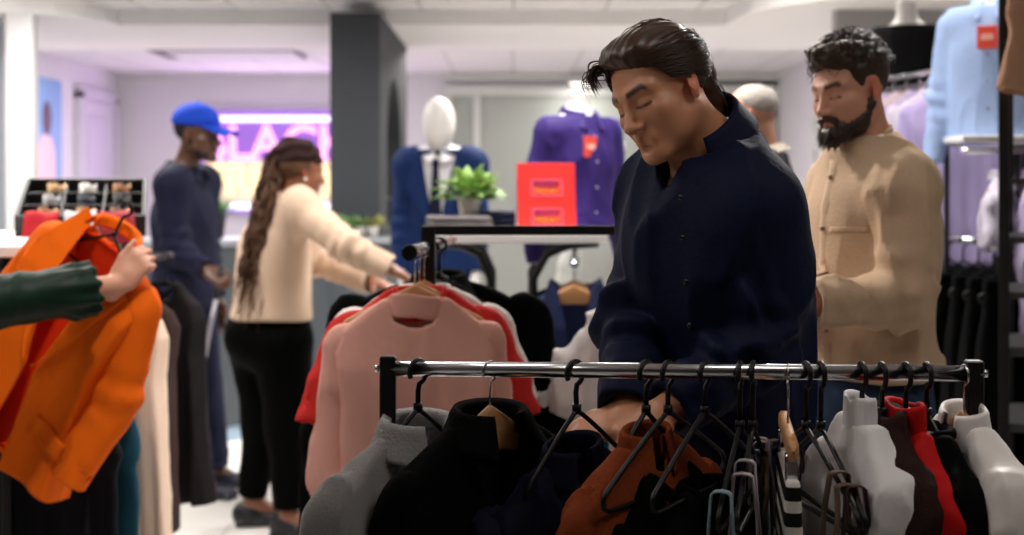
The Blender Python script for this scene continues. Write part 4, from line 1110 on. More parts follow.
def strap_top(u, yaw, m, label, n=2, x0=.10, dz=0., m2=None, seed=0, hl=''):
    q = rail(u)+A(0, 0, -.0048); hanger(hl, q, yaw, 'plastic', W=.19)
    r = np.random.RandomState(seed)
    t = thing('strappy_top', label, 'top', q, ypr(yaw))
    for k in range(n):
        s = 1 if k % 2 else -1; xx = s*(x0+.028*(k//2)); zt = -.085-.085*abs(xx/.19)**1.15+.008; w = .010; yo = r.uniform(-.012, .012)
        def f(a, b, xx=xx, zt=zt, s=s, yo=yo):
            ang = a*math.pi*2; L = .30-.0*abs(s)+.02*(k//2)
            # a loop over the hanger arm, both ends falling to the top's edge
            if a < .45: z = zt-L*(1-a/.45); y = -.010-.018*(1-a/.45)
            elif a > .55: z = zt-L*((a-.55)/.45); y = .010+.018*(a-.55)/.45
            else: th = (a-.45)/.1*math.pi; z = zt+.004*math.sin(th); y = -.010*math.cos(th)
            return A(xx+(b-.5)*w*1.6+.010*math.sin(z*30+xx*90), y*1.3+yo*(zt-z)*4, z)
        MB().grid(f, 40, 2, .0022).build('strap', m2 or m, t)
    poly = [(-x0-.05, -.44), (-.05, -.47), (.05, -.47), (x0+.05, -.44), (x0+.06, -.75), (-x0-.06, -.75)]
    fo = fold_fn(.012, 30, seed)
    sdf_obj('body', lambda p: si(poly2(p[:, 0], p[:, 2], poly), np.abs(p[:, 1]-fo(p[:, 0], p[:, 2]+.4))-.022, .015), A(-.22, -.07, -.78), A(.22, .07, -.4), .009, m, t)
strap_top(740, 72, cloth('pale_blue_satin', '#8fa6b0', .4), 'top with pale blue straps on the first of the strapped hangers', 2, .165, seed=1, hl='black plastic hanger holding the pale blue straps')
strap_top(753, 74, cloth('mauve_grey_satin', '#9a8f94', .4), 'top with looped mauve-grey straps before the wooden clip hanger', 4, .10, seed=2, hl='black plastic hanger holding the mauve-grey straps')
q = rail(788)+A(0, 0, -.003); hanger('slim wooden clip hanger with silver hook seen end on', q, 82, 'clip', hook_r=.0155)
t = thing('striped_skirt', 'black and white striped skirt clipped to the wooden hanger', 'skirt', q, ypr(82))
fo = fold_fn(.010, 40, 4)
sdf_obj('body', lambda p: si(poly2(p[:, 0], p[:, 2], [(-.15, -.135), (.15, -.135), (.17, -.3), (.2, -.66), (-.2, -.66), (-.17, -.3)]), np.abs(p[:, 1]-fo(p[:, 0], p[:, 2]+.1))-.012-.02*np.clip(-p[:, 2]-.14, 0, .4), .01),
        A(-.22, -.08, -.68), A(.22, .08, -.12), .008, cloth('striped_knit', '#121212', .85, stripes=(2, 28, '#d8d2cd', .45)), t)
strap_top(806, -80, cloth('taupe_satin', '#6e594c', .45), 'top with taupe straps behind the wooden clip hanger', 4, .12, seed=5, hl='black plastic hanger holding the taupe straps')
strap_top(821, -84, cloth('brown_satin', '#4a352c', .45), 'dark brown strapped top on the hanger next to the white turtleneck', 2, .15, seed=6, hl='black plastic hanger with a bare corner next to the white turtleneck')
hung(862, -84, 'plastic', 'black plastic hanger in the white turtleneck', hW=.155, name='white_turtleneck', label='white turtleneck top on the low rail', cat='turtleneck', m=C_WHT, W=.165, L=.68, sl=.56, neck='turtle', seed=21, res=.0055, T=.026, amp=.010, k=34, wrk=.005, sleeve_r=(.046, .040), sepsleeves=False, sleeve_out=.02, drop=.0, cs=.62, tr=.8, thh=.032)
hung(882, -86, 'plastic', 'black plastic hanger in the dark brown jacket', hW=.155, name='brown_jacket', label='dark brown wool jacket between the white and red turtlenecks', cat='jacket', m=C_BRN, W=.165, L=.68, sl=.55, neck='stand', seed=23, res=.006, T=.024, amp=.010, k=34, wrk=.005, sleeve_r=(.046, .040), sepsleeves=False, sleeve_out=.02, cs=.5)
hung(906, -83, 'plastic', 'black plastic hanger in the red turtleneck', hW=.16, name='red_turtleneck', label='bright red turtleneck on the low rail', cat='turtleneck', m=C_RED, W=.168, L=.68, sl=.56, neck='turtle', seed=25, res=.0055, T=.026, amp=.010, k=34, wrk=.005, sleeve_r=(.046, .040), sepsleeves=False, sleeve_out=.02, nw=.07, cs=.8, tr=.85, thh=.034, drop=.01)
hung(927, -86, 'plastic', 'black plastic hanger in the black blouse by the red turtleneck', hW=.16, name='black_blouse', label='black blouse between the red turtleneck and the white satin shirt', cat='blouse', m=C_BLK2, W=.17, L=.68, sl=.55, neck='crew', seed=27, res=.007, T=.024, sleeve_r=(.050, .040), sepsleeves=False, sleeve_out=.03, drop=.01)
hung(964, -82, 'wood', 'hanger with silver hook in the white satin shirt', hW=.16, name='satin_shirt', label='white satin shirt hanging last by the post of the low rail', cat='shirt', m=C_SATIN, W=.18, L=.70, sl=.58, neck='shirt', seed=29, res=.0055, T=.028, amp=.012, k=34, wrk=.006, sleeve_r=(.048, .040), sepsleeves=False, sleeve_out=.035, cs=.55)

# ================================================================ middle rack: frame and its arm of shirts
PA, PB = A(-.235, 3.26, 1.295), A(-.172, 4.05, 1.295)
def mid_rack():
    base = A(.25, 3.52, 0); t = thing('display_rack', 'black framed display rack with a chrome arm of shirts behind the low rail', 'clothes rack', base)
    for x in (-.207, .64):
        bar(MB(), A(x, 3.52, .0)-base, A(x, 3.52, 1.349)-base, .018).build('post', M_BLACKMETAL, t)
        bar(MB(), A(x, 3.25, .018)-base, A(x, 3.85, .018)-base, .018).build('foot', M_BLACKMETAL, t)
    bar(MB(), A(-.225, 3.52, 1.338)-base, A(.658, 3.52, 1.338)-base, .0115).build('top_bar', M_BLACKMETAL, t)
    bar(MB(), A(-.207, 3.52, .4)-base, A(.64, 3.52, .4)-base, .012).build('lower_bar', M_BLACKMETAL, t)
    MB().tube([PA-base, PB-base], .0135, 14).build('arm', M_CHROME, t)
    MB().tube([PA-base+A(.0008, -.012, 0), PA-base+A(-.0008, .012, 0)], .0185, 14).build('end_cap', M_BLACKPLASTIC, t)
    bar(MB(), A(.409, 3.52, 1.335)-base, A(.409, 3.52, 1.295)-base, .008).tube([A(.40, 3.45, 1.285)-base, A(.48, 4.1, 1.285)-base], .012, 12).build('arm', M_CHROME, t)
mid_rack()
def on(a, b, y):
    t = (y-a[1])/(b[1]-a[1]); return a+(b-a)*t
C_PINK = cloth('blush_jersey', '#dba193', .8, bump=.2); C_RED2 = cloth('tomato_cotton', '#c02a26', .8); C_CRM = cloth('off_white_cotton', '#ddd3cc', .8)
rows = [(3.345, 8, 'wood', 'blush_turtleneck', 'blush pink mock-neck top facing out on the chrome arm', 'turtleneck', C_PINK, dict(W=.185, sl=.60, neck='turtle', L=.74, res=.007, seed=31, amp=.014, sleeve_out=.005, drop=.016, tr=.88, thh=.004), 'front wooden hanger of the chrome arm, in the blush pink top'),
        (3.42, 13, 'wood', 'red_tee', 'red short-sleeved tee right behind the blush pink top', 'tee', C_RED2, dict(W=.185, sl=.22, neck='crew', L=.62, res=.009, seed=32, sleeve_r=(.07, .075), sleeve_out=.04), 'second wooden hanger of the chrome arm, in the red tee'),
        (3.50, 18, 'wood', 'off_white_tee', 'off-white tee hanging behind the red tee', 'tee', C_CRM, dict(W=.20, sl=.20, neck='crew', L=.60, res=.009, seed=33, sleeve_r=(.065, .07), sleeve_out=.02), 'third wooden hanger of the chrome arm, in the off-white tee'),
        (3.62, 12, 'plastic', 'black_tunic', 'black tunic behind the off-white tee on the chrome arm', 'tunic', C_BLK2, dict(W=.18, sl=.5, neck='crew', L=.72, res=.010, seed=34), 'black hanger in the tunic on the chrome arm'),
        (3.78, 6, 'plastic', 'black_coat', 'wide black coat farthest back on the chrome arm', 'coat', C_BLK2, dict(W=.255, sl=.6, neck='stand', L=.90, res=.012, seed=35, sleeve_r=(.075, .055)), 'black hanger in the wide coat on the chrome arm')]
for (y, yaw, hk, nm, lb, cat, m, kw, hl) in rows:
    q = on(PA, PB, y)+A(0, 0, -.004); hanger(hl, q, yaw, hk, W=min(.2, kw['W']-.012), bar=False, hook_r=.0175)
    garment(nm, lb, cat, q, yaw, m, **kw)
QA, QB = A(.40, 3.45, 1.285), A(.48, 4.1, 1.285)
for (y, yaw, nm, lb, cat, m, kw, hl) in ((3.62, -16, 'white_blouse', 'white frilled blouse hanging behind the arm of the man in navy', 'blouse', cloth('white_voile', '#dcd6d3', .75), dict(W=.19, sl=.24, neck='crew', L=.6, res=.008, seed=41, amp=.03, k=34, wrk=.007, sleeve_r=(.075, .10), sleeve_out=.11), 'hanger in the white frilled blouse'),
                                        (3.74, -10, 'teal_shirt', 'teal shirt peeping out behind the white frilled blouse', 'shirt', cloth('teal_cotton', '#0f7fa3', .8), dict(W=.20, sl=.5, neck='shirt', L=.72, res=.010, seed=42), 'hanger in the teal shirt')):
    q = on(QA, QB, y)+A(0, 0, -.004); hanger(hl, q, yaw, 'wood', W=.18, bar=False); garment(nm, lb, cat, q, yaw, m, **kw)

# ================================================================ white-topped display with suits, plant, sign, purple shirt
def white_display():
    base = A(.02, 5.55, 0); t = thing('display_table', 'white-topped display stand with curved dark legs and suits under it', 'display stand', base)
    MB().box((0, 0, 1.252), (.335, .30, .018), bev=.004).build('top', M_WHITE, t)
    for x0, x1, y in ((-.30, -.10, -.26), (-.30, -.10, .26), (.30, .06, -.26), (.30, .06, .26)):
        s = 1 if x1 > x0 else -1
        pts = [A(x0, y, 1.232), A(x0+(x1-x0)*.45, y, 1.225), A(x0+(x1-x0)*.8, y, 1.19), A(x1, y, 1.10), A(x1, y, .02)]
        MB().tube(pts, .016, 10).build('leg', mat('gunmetal', '#2b2a2c', .35, .6), t)
    MB().tube([A(.20, -.50, 1.165), A(.24, .35, 1.165)], .011, 10).tube([A(.215, -.2, 1.165), A(.215, -.2, 1.236)], .008, 8).build('hang_rail', M_CHROME, t)
white_display()
C_SUIT = cloth('midnight_suiting', '#1c2342', .8, bump=.2)
for i, (y, yaw, lb, hl, x) in enumerate(((5.20, 8, 'midnight blue suit jacket at the front of the rail under the white stand', 'wooden hanger with trouser bar in the front suit jacket', .206), (5.33, 12, 'second midnight blue suit jacket, behind the front one under the white stand', 'wooden hanger in the second suit jacket', .213), (5.47, 5, 'black coat behind the two blue suit jackets', 'hanger in the black coat behind the suit jackets', .22))):
    q = A(x+.02, y, 1.161); hanger(hl, q, yaw, 'wood', W=.19)
    garment('suit_jacket' if i < 2 else 'dark_coat', lb, 'jacket', q, yaw, C_SUIT if i < 2 else C_BLK2, W=.215, L=.74, sl=.62, neck='none', vdeep=.34, lapel=i < 2, res=.010, seed=50+i, buttons=1 if i < 2 else 0)
def folded(name, label, cat, loc, size, m, yaw=0, layers=2, group=None, seed=0):
    t = thing(name, label, cat, loc, ypr(yaw), group); z = 0; r = np.random.RandomState(seed)
    for k in range(layers):
        h = size[2]/layers
        fn = lambda p, z=z, h=h, k=k: rbox(p, A(0, 0, z+h/2), A(size[0]/2-.004*k, size[1]/2-.003*k, h/2*.98), None, min(h*.48, .02))-.003*vnoise(p*18+k*9+seed)
        sdf_obj('fold', fn, A(-size[0]/2-.03, -size[1]/2-.03, z-.01), A(size[0]/2+.03, size[1]/2+.03, z+h+.02), .008, m, t); z += h
    return t
folded('folded_trousers', 'folded grey trousers on the white stand beside the plant', 'trousers', (-.205, 5.40, 1.271), (.24, .22, .062), cloth('dove_grey_cloth', '#6c6767', .9), 12, 3, seed=2)
folded('folded_jeans', 'folded dark navy jeans on the white stand between plant and red sign', 'jeans', (-.05, 5.62, 1.271), (.17, .24, .075), cloth('dark_denim', '#151a2c', .85), -8, 3, seed=3)
def potted_plant(label, loc, s=1., leafc='#7fa65a', potc='#d9d6d0', n=90, seed=0, name='potted_plant', group=None, spike=False, pot=.045):
    t = thing(name, label, 'plant', loc, None, group)
    MB().lathe((0, 0, 0), [(.0001, 0), (pot*.78*s, 0), (pot*s, pot*1.7*s), (pot*1.04*s, pot*1.75*s), (pot*.9*s, pot*1.75*s), (pot*.86*s, pot*1.5*s), (.0001, pot*1.5*s)], 20).build('pot', mat('pot_'+potc[1:], potc, .6), t)
    r = np.random.RandomState(seed); lm = mat('leaf_'+leafc[1:], leafc, .5, var=.3, vscale=14, sss=.05)
    mb = MB(); z0 = pot*1.6*s
    for i in range(n):
        a = r.uniform(0, 6.283); e = r.uniform(.15, 1.45); L = (.055 if not spike else .075)*s*r.uniform(.7, 1.15); w = (.017 if not spike else .004)*s
        st = A(math.cos(a)*.02, math.sin(a)*.02, z0)*1.0+A(math.cos(a)*math.cos(e), math.sin(a)*math.cos(e), math.sin(e)*.9)*(r.uniform(.02, .075)*s if not spike else 0.01)
        if spike: st[:2] = A(math.cos(a), math.sin(a))*r.uniform(0, pot*.8*s)
        d = nrm(A(math.cos(a)*math.cos(e), math.sin(a)*math.cos(e), math.sin(e)*(.8 if not spike else 3))); x = nrm(np.cross(d, A(0, 0, 1)+r.normal(0, .2, 3))); u_ = np.cross(x, d)
        mb.grid(lambda u, v: st+d*L*u+x*w*(v-.5)*2*math.sin(min(1, u*1.02+.06)*math.pi)**.7+u_*(-.018*s*u*u+.006*s*abs(v-.5)), 6, 2, .0008)
        if not spike and i % 3 == 0: mb.tube([A(0, 0, z0-.01*s), st*.5+A(0, 0, z0*.5), st], .0016*s, 5)
    mb.build('leaves', lm, t); return t
potted_plant('bright green leafy plant on the white stand before the blue-suited mannequin', (-.165, 5.55, 1.271+.045), 1.18, '#86ad5e', n=150, seed=3, pot=.04)
def text_mesh(name, body, size, m, parent, Rm, loc, ext=.001, bev=0.):
    c = bpy.data.curves.new(name, 'FONT'); c.body = body; c.size = size; c.align_x = 'CENTER'; c.align_y = 'CENTER'; c.extrude = ext; c.bevel_depth = bev; c.offset = .0
    c.materials.append(m); o = bpy.data.objects.new(name, c); COL.objects.link(o); o.parent = parent; o.location = [float(x) for x in loc]
    o.rotation_euler = Matrix([list(map(float, r)) for r in Rm]).to_euler()
    bpy.context.view_layer.update(); me = bpy.data.meshes.new_from_object(o.evaluated_get(bpy.context.evaluated_depsgraph_get()))
    n = bpy.data.objects.new(name, me); COL.objects.link(n); n.parent = parent; n.location = o.location; n.rotation_euler = o.rotation_euler
    bpy.data.objects.remove(o); return n
UPR = rotx(R_(90))
def sale_sign(label, loc, yaw, w, h, rows_, tilt=-8, name='sale_sign', lean=True):
    t = thing(name, label, 'sign', loc, ypr(yaw)); Rt = rotx(R_(tilt))
    RD = mat('sale_red', '#e02a24', .5); pk = mat('sale_pink', '#ef6d8e', .5); pu = mat('sale_purple', '#7d2d7c', .5); ye = mat('sale_orange', '#f2a13c', .5)
    up = lambda x, y, z: Rt@A(x, y, z)
    MB().box(up(0, .0, h/2), (w/2, .003, h/2), Rt, bev=.001).build('front_board', RD, t)
    MB().box(up(0, 0, h/2)+A(0, .035*h/.25, 0), (w/2, .002, h/2), rotx(R_(-tilt))if lean else Rt).build('back_board', mat('sign_white', '#d8dbe6', .5), t)
    for k in range(rows_):
        zc = h*(.64-.42*k) if rows_ > 1 else h*.5; fw, fh = w*.26, h*.115 if rows_ > 1 else h*.24
        mb = MB()
        for dx, dz, a, b in ((0, fh, fw, .0022), (0, -fh, fw, .0022), (fw, 0, .0022, fh), (-fw, 0, .0022, fh)): mb.box(up(dx, -.0042, zc+dz), (a, .0012, b), Rt)
        mb.build('printed_frame', pk, t)
        text_mesh('lettering', 'BLACK', fw*.52, pu, t, Rt@UPR, up(0, -.0042, zc+fh*.42)); text_mesh('lettering', 'FRIDAY', fw*.50, ye, t, Rt@UPR, up(0, -.0042, zc-fh*.42))
    return t
sale_sign('upright red sale sign with two framed prints on the white stand', (.135, 5.40, 1.271), 10, .225, .265, 2)
# ================================================================ mannequins
M_MAN = mat('mannequin_white', '#dad7d3', .4)
def egg_head(p, c, s=1.):
    d = ell(p, c+A(0, 0, 0), A(.080, .098, .118)*s); d = su(d, ell(p, c+A(0, -.015, -.06)*s, A(.055, .07, .07)*s), .05)
    return su(d, cone(p, c+A(0, .015, -.08)*s, c+A(0, .03, -.20)*s, .048*s, .056*s), .03)
def suit_mannequin():
    x0 = (439-512)/FPX*7.0; base = A(x0, 7.0, 0); c = A(x0, 6.98, 1.765)
    J = stand(c, (-6, 0, 0), -6, sc=1.0, hip=.98, sw=.15, gw=.86, gd=.95)
    root = thing('mannequin', 'white egg-headed mannequin in a blue suit with dark tie', 'mannequin', base)
    lo, hi = bounds(J)
    def bf(p):
        d = egg_head(p, c); d = su(d, tors_d(p, J, -.012), .03)
        for a in J['arms']: d = su(d, arm_d(p, a, -.008), .03)
        for h in J['hands']: d = su(d, near(p, h['w']+nrm(h['f'])*.07, .2, lambda q: hand_d(q, h)), .012)
        for l in J['legs']: d = su(d, leg_d(p, l, -.014), .03); d = su(d, cone(p, l[2], l[2]+nrm(l[3])*.13+A(0, 0, -.055), .036, .022), .03)
        return d
    sdf_obj('figure', bf, lo, hi, .008, M_MAN, root, base)
    S = cloth('royal_blue_suiting', '#102550', .75, bump=.2)
    vst = lambda p: poly2(p[:, 0]-x0, p[:, 2], [(-.085, 1.60), (.085, 1.60), (.012, 1.20), (-.012, 1.20)])
    jf = shirt_fn(J, g=.024, hem=A(0, 0, .82), drape=.02, amp=.004, gs=.022, ge=.02, neckcut=.0, seed=31)
    sdf_obj('suit_jacket', lambda p: ss(jf(p), np.maximum(vst(p), p[:, 1]-6.99), .004), lo, hi, .008, S, root, base)
    W = cloth('white_shirt_cloth', '#e8e6ea', .7); sf = shirt_fn(J, g=.008, hem=A(0, 0, .98), drape=.004, amp=.002, gs=.004, ge=.012, neckcut=.01, arms=False)
    sdf_obj('shirt', sf, lo, hi, .009, W, root, base)
    collar_mb(J['nk']+A(0, -.004, -.012), ypr(-6)@rotx(R_(8)), .066, .070, .040, .04, .06, gap=.2, flare=.35).build('shirt_collar', W, root, sub=base)
    fx = lambda z: J['tc'][1]-.118-.016*math.exp(-((z-1.33)/.2)**2)
    mb = MB(); T = cloth('midnight_tie_silk', '#10142b', .5)
    mb.grid(lambda u, v: A(x0+(v-.5)*(.030+.055*u)-.012, fx(1.55-.4*u)-.014+.01*(1-u)-.004*math.sin(v*math.pi), 1.545-.42*u), 20, 6, .004)
    mb.box((x0-.012, fx(1.55)-.008, 1.555), (.017, .012, .020), bev=.006); mb.build('tie', T, root, sub=base)
    for s in (1, -1):
        def lp(u, v, s=s):
            z = 1.56-.36*u; inn = .075*(1-u)+.008; wd = .015+.075*min(1, u/.3) if u < .3 else .09*(1-(u-.3)/.7)**.8
            xx = x0-.01+s*(inn+wd*v); return A(xx, fx(z)-.020+.012*(1-u)+.25*(inn+wd*v)**2*4-.005*math.sin(v*3), z)
        MB().grid(lp, 22, 6, .004*s).build('lapel', S, root, sub=base)
    MB().box((x0+.105, fx(1.42)+.008, 1.425), (.024, .006, .018), rotz(R_(14)), bev=.004).build('pocket_square', mat('coral_silk', '#e0566a', .6), root, sub=base)
    tf = trouser_fn(J, top=1.0, ge=.03, amp=.003); sdf_obj('suit_trousers', tf, lo, A(hi[0], hi[1], 1.05), .010, S, root, base)
    return
suit_mannequin()
def torso_mannequin(name, label, loc, yaw, m, s=1., neckh=.10, sl=True, fold=.006, collar=True, tagp=None, L=.56, seed=3, roll_in=False, W=.17, arms_out=.05, stand_h=0.):
    """headless bust: loc is the centre of its base"""
    root = thing(name, label, 'mannequin', loc, ypr(yaw)); zs = L+stand_h
    bust = lambda p: su(su(ell(p, A(0, 0, zs-.20), (.150, .098, .21)), ell(p, A(0, .0, zs-.46), (.135, .095, .18)), .08), su(cone(p, A(-W+.05, 0, zs-.075), A(W-.05, 0, zs-.075), .055, .055), cone(p, A(0, .0, zs-.06), A(0, -.01, zs+neckh), .052, .050), .04), .05)
    def bf(p):
        d = bust(p); d = si(d, p[:, 2]-zs-neckh+.015, .004); d = si(d, stand_h+.004-p[:, 2], .004)
        if stand_h: d = np.minimum(d, np.minimum(cone(p, A(0, 0, .01), A(0, 0, stand_h+.05), .012, .012), rbox(p, A(0, 0, .008), A(.11, .11, .008), None, .006)))
        return d
    sdf_obj('bust', bf, A(-.26, -.16, -.005), A(.26, .16, zs+neckh+.03), .007, M_MAN, root)
    a = [(A(s_*(W-.02), 0, zs-.09), A(s_*(W+arms_out*.6), .02, zs-.34), A(s_*(W+arms_out), -.02, zs-.60)) for s_ in (1, -1)]
    def shf(p):
        d = bust(p)-.018; d = su(d, cone(p, A(0, 0, zs-.2), A(0, 0, zs-.56), .13, .155, (A(0, 1, 0), 1.35)), .05)
        d = d-wr(p, fold, 14, seed)
        d = si(d, zs-L-.02+.012*np.sin(p[:, 0]*22)-p[:, 2], .004)
        if sl:
            for q in a: d = su(d, si(arm_d(p, q, .004, .006)-wr(p, fold, 18, seed+2)-elbow_wr(p, q, .004), plane(p, q[2], nrm(q[2]-q[1])), .004), .03)
        d = ss(d, cone(p, A(0, 0, zs-.03), A(0, -.01, zs+.2), .056, .056), .004); return si(d, p[:, 2]-zs+.015, .006)
    sdf_obj('shirt', shf, A(-.36, -.2, zs-.70), A(.36, .2, zs+.04), .0075, m, root)
    if collar:
        collar_mb(A(0, -.004, zs-.035), rotx(R_(6)), .066, .066, .038, .045, .075, gap=.3, flare=.42, rise=.02).build('collar', m, root)
        for i in range(4):
            z = zs-.10-i*.1; y = -.2
            while y < 0 and shf(A(0, y, z)[None])[0] > 0: y += .004
            MB().lathe((0, 0, 0), [(.0001, .004), (.006, .004), (.007, -.002)], 12).xf(rotx(R_(90)), A(0, y, z)).build('button', mat('pale_button', '#8d86a8', .3), root)
    if tagp:
        x, z = tagp; y = -.25
        while y < 0 and shf(A(x, y, z)[None])[0] > 0: y += .004
        MB().box((x, y-.004, z), (.036, .003, .042), rotz(R_(8)), bev=.001).build('price_tag', mat('tag_red', '#e8503f', .5), root)
        MB().box((x, y-.0075, z), (.022, .0008, .011), rotz(R_(8))).build('printed_panel', mat('tag_print', '#f4b6a6', .5), root)
    return root
PURP = cloth('violet_satin_cotton', '#352566', .55, sheen=.3)
torso_mannequin('shirt_bust', 'headless white bust in a violet shirt with a small red tag on the white stand', P(578, 222, 5.72)*A(1, 1, 0)+A(0, 0, 1.271), 34, PURP, tagp=(-.03, .33), L=.47, neckh=.10, seed=6)

# ================================================================ counter with screen and pots
def counter():
    base = A(-1.9, 8.3, 0); t = thing('service_counter', 'long dark grey service counter with an angled end in front of the screen', 'counter', base)
    front = [(-3.4, 8.0), (-1.66, 8.0), (-1.11, 8.56), (-.45, 8.56)]
    back = [(-.45, 8.63), (-1.13, 8.63), (-1.13, 9.0), (-1.34, 9.1), (-1.86, 8.55), (-3.4, 8.55)]
    G = mat('slate_counter', '#444a50', .5, var=.05, vscale=4)
    off = lambda pts, dx: [(x, y+dx) for x, y in pts]
    mk = lambda pts, z0, z1: MB().prism(pts, lambda a, b, d: A(a, b, d)-base, z0, z1)
    mk(front+back, .08, 1.10).build('body', G, t)
    mk([(x, y+.03) for x, y in front]+back, 0, .08).build('glow_plinth', mat('plinth_glow_blue', '#a9c3d8', .4), t)  # LED glow along the counter's foot, put into the pale blue colour
    mk([(x, y-.03) for x, y in front]+back, 1.10, 1.137).build('worktop', mat('grey_worktop', '#8a8e92', .4), t)
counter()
def screen():
    base = A(-2.06, 14.62, 0); x0, x1 = -3.22, -1.55; z0, z1 = 1.16, 2.22
    t = thing('lit_screen', 'glowing violet screen reading BLACK FRIDAY on the back wall', 'screen', base)
    cx, cz = (x0+x1)/2, (z0+z1)/2
    MB().box(A(cx, 14.65, cz)-base, ((x1-x0)/2+.02, .035, (z1-z0)/2+.02), bev=.006).build('casing', mat('screen_casing', '#d9d4e2', .4), t)
    MB().box(A(cx, 14.612, cz)-base, ((x1-x0)/2, .004, (z1-z0)/2)).build('display', mat('screen_violet', '#8a5fb8', .4, emit='#a06ad8', estr=.5), t)
    wl = mat('tube_white', '#ffffff', .4, emit='#dfe2ff', estr=1.6); pk = mat('tube_pink', '#ff9ee8', .4, emit='#ffb0f0', estr=1.3); ye = mat('tube_yellow', '#fff0b0', .4, emit='#fff0b8', estr=.9)
    for z in (2.13, 1.23): MB().tube([A(x0+.03, 14.59, z)-base, A(x1-.03, 14.59, z)-base], .032, 10).build('light_tube', wl, t)
    MB().box(A(cx, 14.606, 1.49)-base, ((x1-x0)/2-.06, .003, .22)).build('text_field', mat('screen_cream', '#e8d8b8', .4, emit='#e8c8b8', estr=.42), t)
    text_mesh('lettering', 'BLACK', .50, pk, t, UPR, A(-2.44, 14.60, 1.865)-base, .008, .012)
    text_mesh('lettering', 'FRIDAY', .42, ye, t, UPR, A(-2.44, 14.595, 1.49)-base, .008, .012)
    l = bpy.data.lights.new('screen_glow', 'AREA'); l.shape = 'RECTANGLE'; l.size = 1.6; l.size_y = 1.0; l.energy = 26; l.color = (.72, .45, 1)
    o = bpy.data.objects.new('screen_glow', l); COL.objects.link(o); o.parent = t; o.location = A(cx, 14.55, cz)-base; o.rotation_euler = (R_(-90), 0, 0)
screen()
potted_plant('dark pot of spiky grass on the counter beside the man in the blue cap', tuple(P(213, 0, 8.25)*A(1, 1, 0)+A(0, 0, 1.138)), 1.5, '#4c7a3a', '#17181a', n=120, seed=8, spike=True, pot=.05)
for i, (u, pc, lb) in enumerate(((347, '#a99a9c', 'small potted plant in a pinkish pot on the counter by the pillar'), (361, '#e4e0da', 'small plant in a white pot on the counter by the pillar, between two others'), (373, '#ece9e4', 'small plant with yellowish leaves in a white pot at the end of the counter'))):
    Y = 8.585; potted_plant(lb, (P(u, 0, Y)[0], Y, 1.138), .72, ('#5f8a4a', '#4d7a42', '#8a8a4a')[i], pc, n=50, seed=20+i, pot=.05)
t = potted_plant('vase of cream dried plumes in the arched opening of the pillar', (-.95, 9.75, 1.181), 1.5, '#cfc4a8', '#2a2a2c', n=50, seed=30, spike=True, pot=.05, name='dried_plumes')
# ================================================================ left: white shelf, tray of ties, blazers and coats
def left_shelf():
    base = A(-1.9, 4.7, 0); t = thing('shelf_rack', 'white shelf over a dark clothes rail left of the orange blazer', 'shelf', base)
    MB().box(A(-1.88, 4.68, 1.262)-base, (.50, .68, .016), bev=.003).build('shelf', M_WHITE, t)
    for x, y in ((-1.44, 4.06), (-2.3, 4.06), (-1.44, 5.3), (-2.3, 5.3)): bar(MB(), A(x, y, 0)-base, A(x, y, 1.246)-base, .014).build('post', M_BLACKMETAL, t)
    MB().tube([A(-1.27, 4.0, 1.19)-base, A(-1.27, 5.3, 1.19)-base], .012, 12).tube([A(-1.27, 4.06, 1.19)-base, A(-1.44, 4.06, 1.19)-base], .009, 8).tube([A(-1.27, 5.28, 1.19)-base, A(-1.44, 5.28, 1.19)-base], .009, 8).build('rail', M_BLACKMETAL, t)
    MB().tube([A(-1.62, 4.06, 1.19)-base, A(-1.62, 5.3, 1.19)-base], .012, 12).build('rail', M_BLACKMETAL, t)
left_shelf()
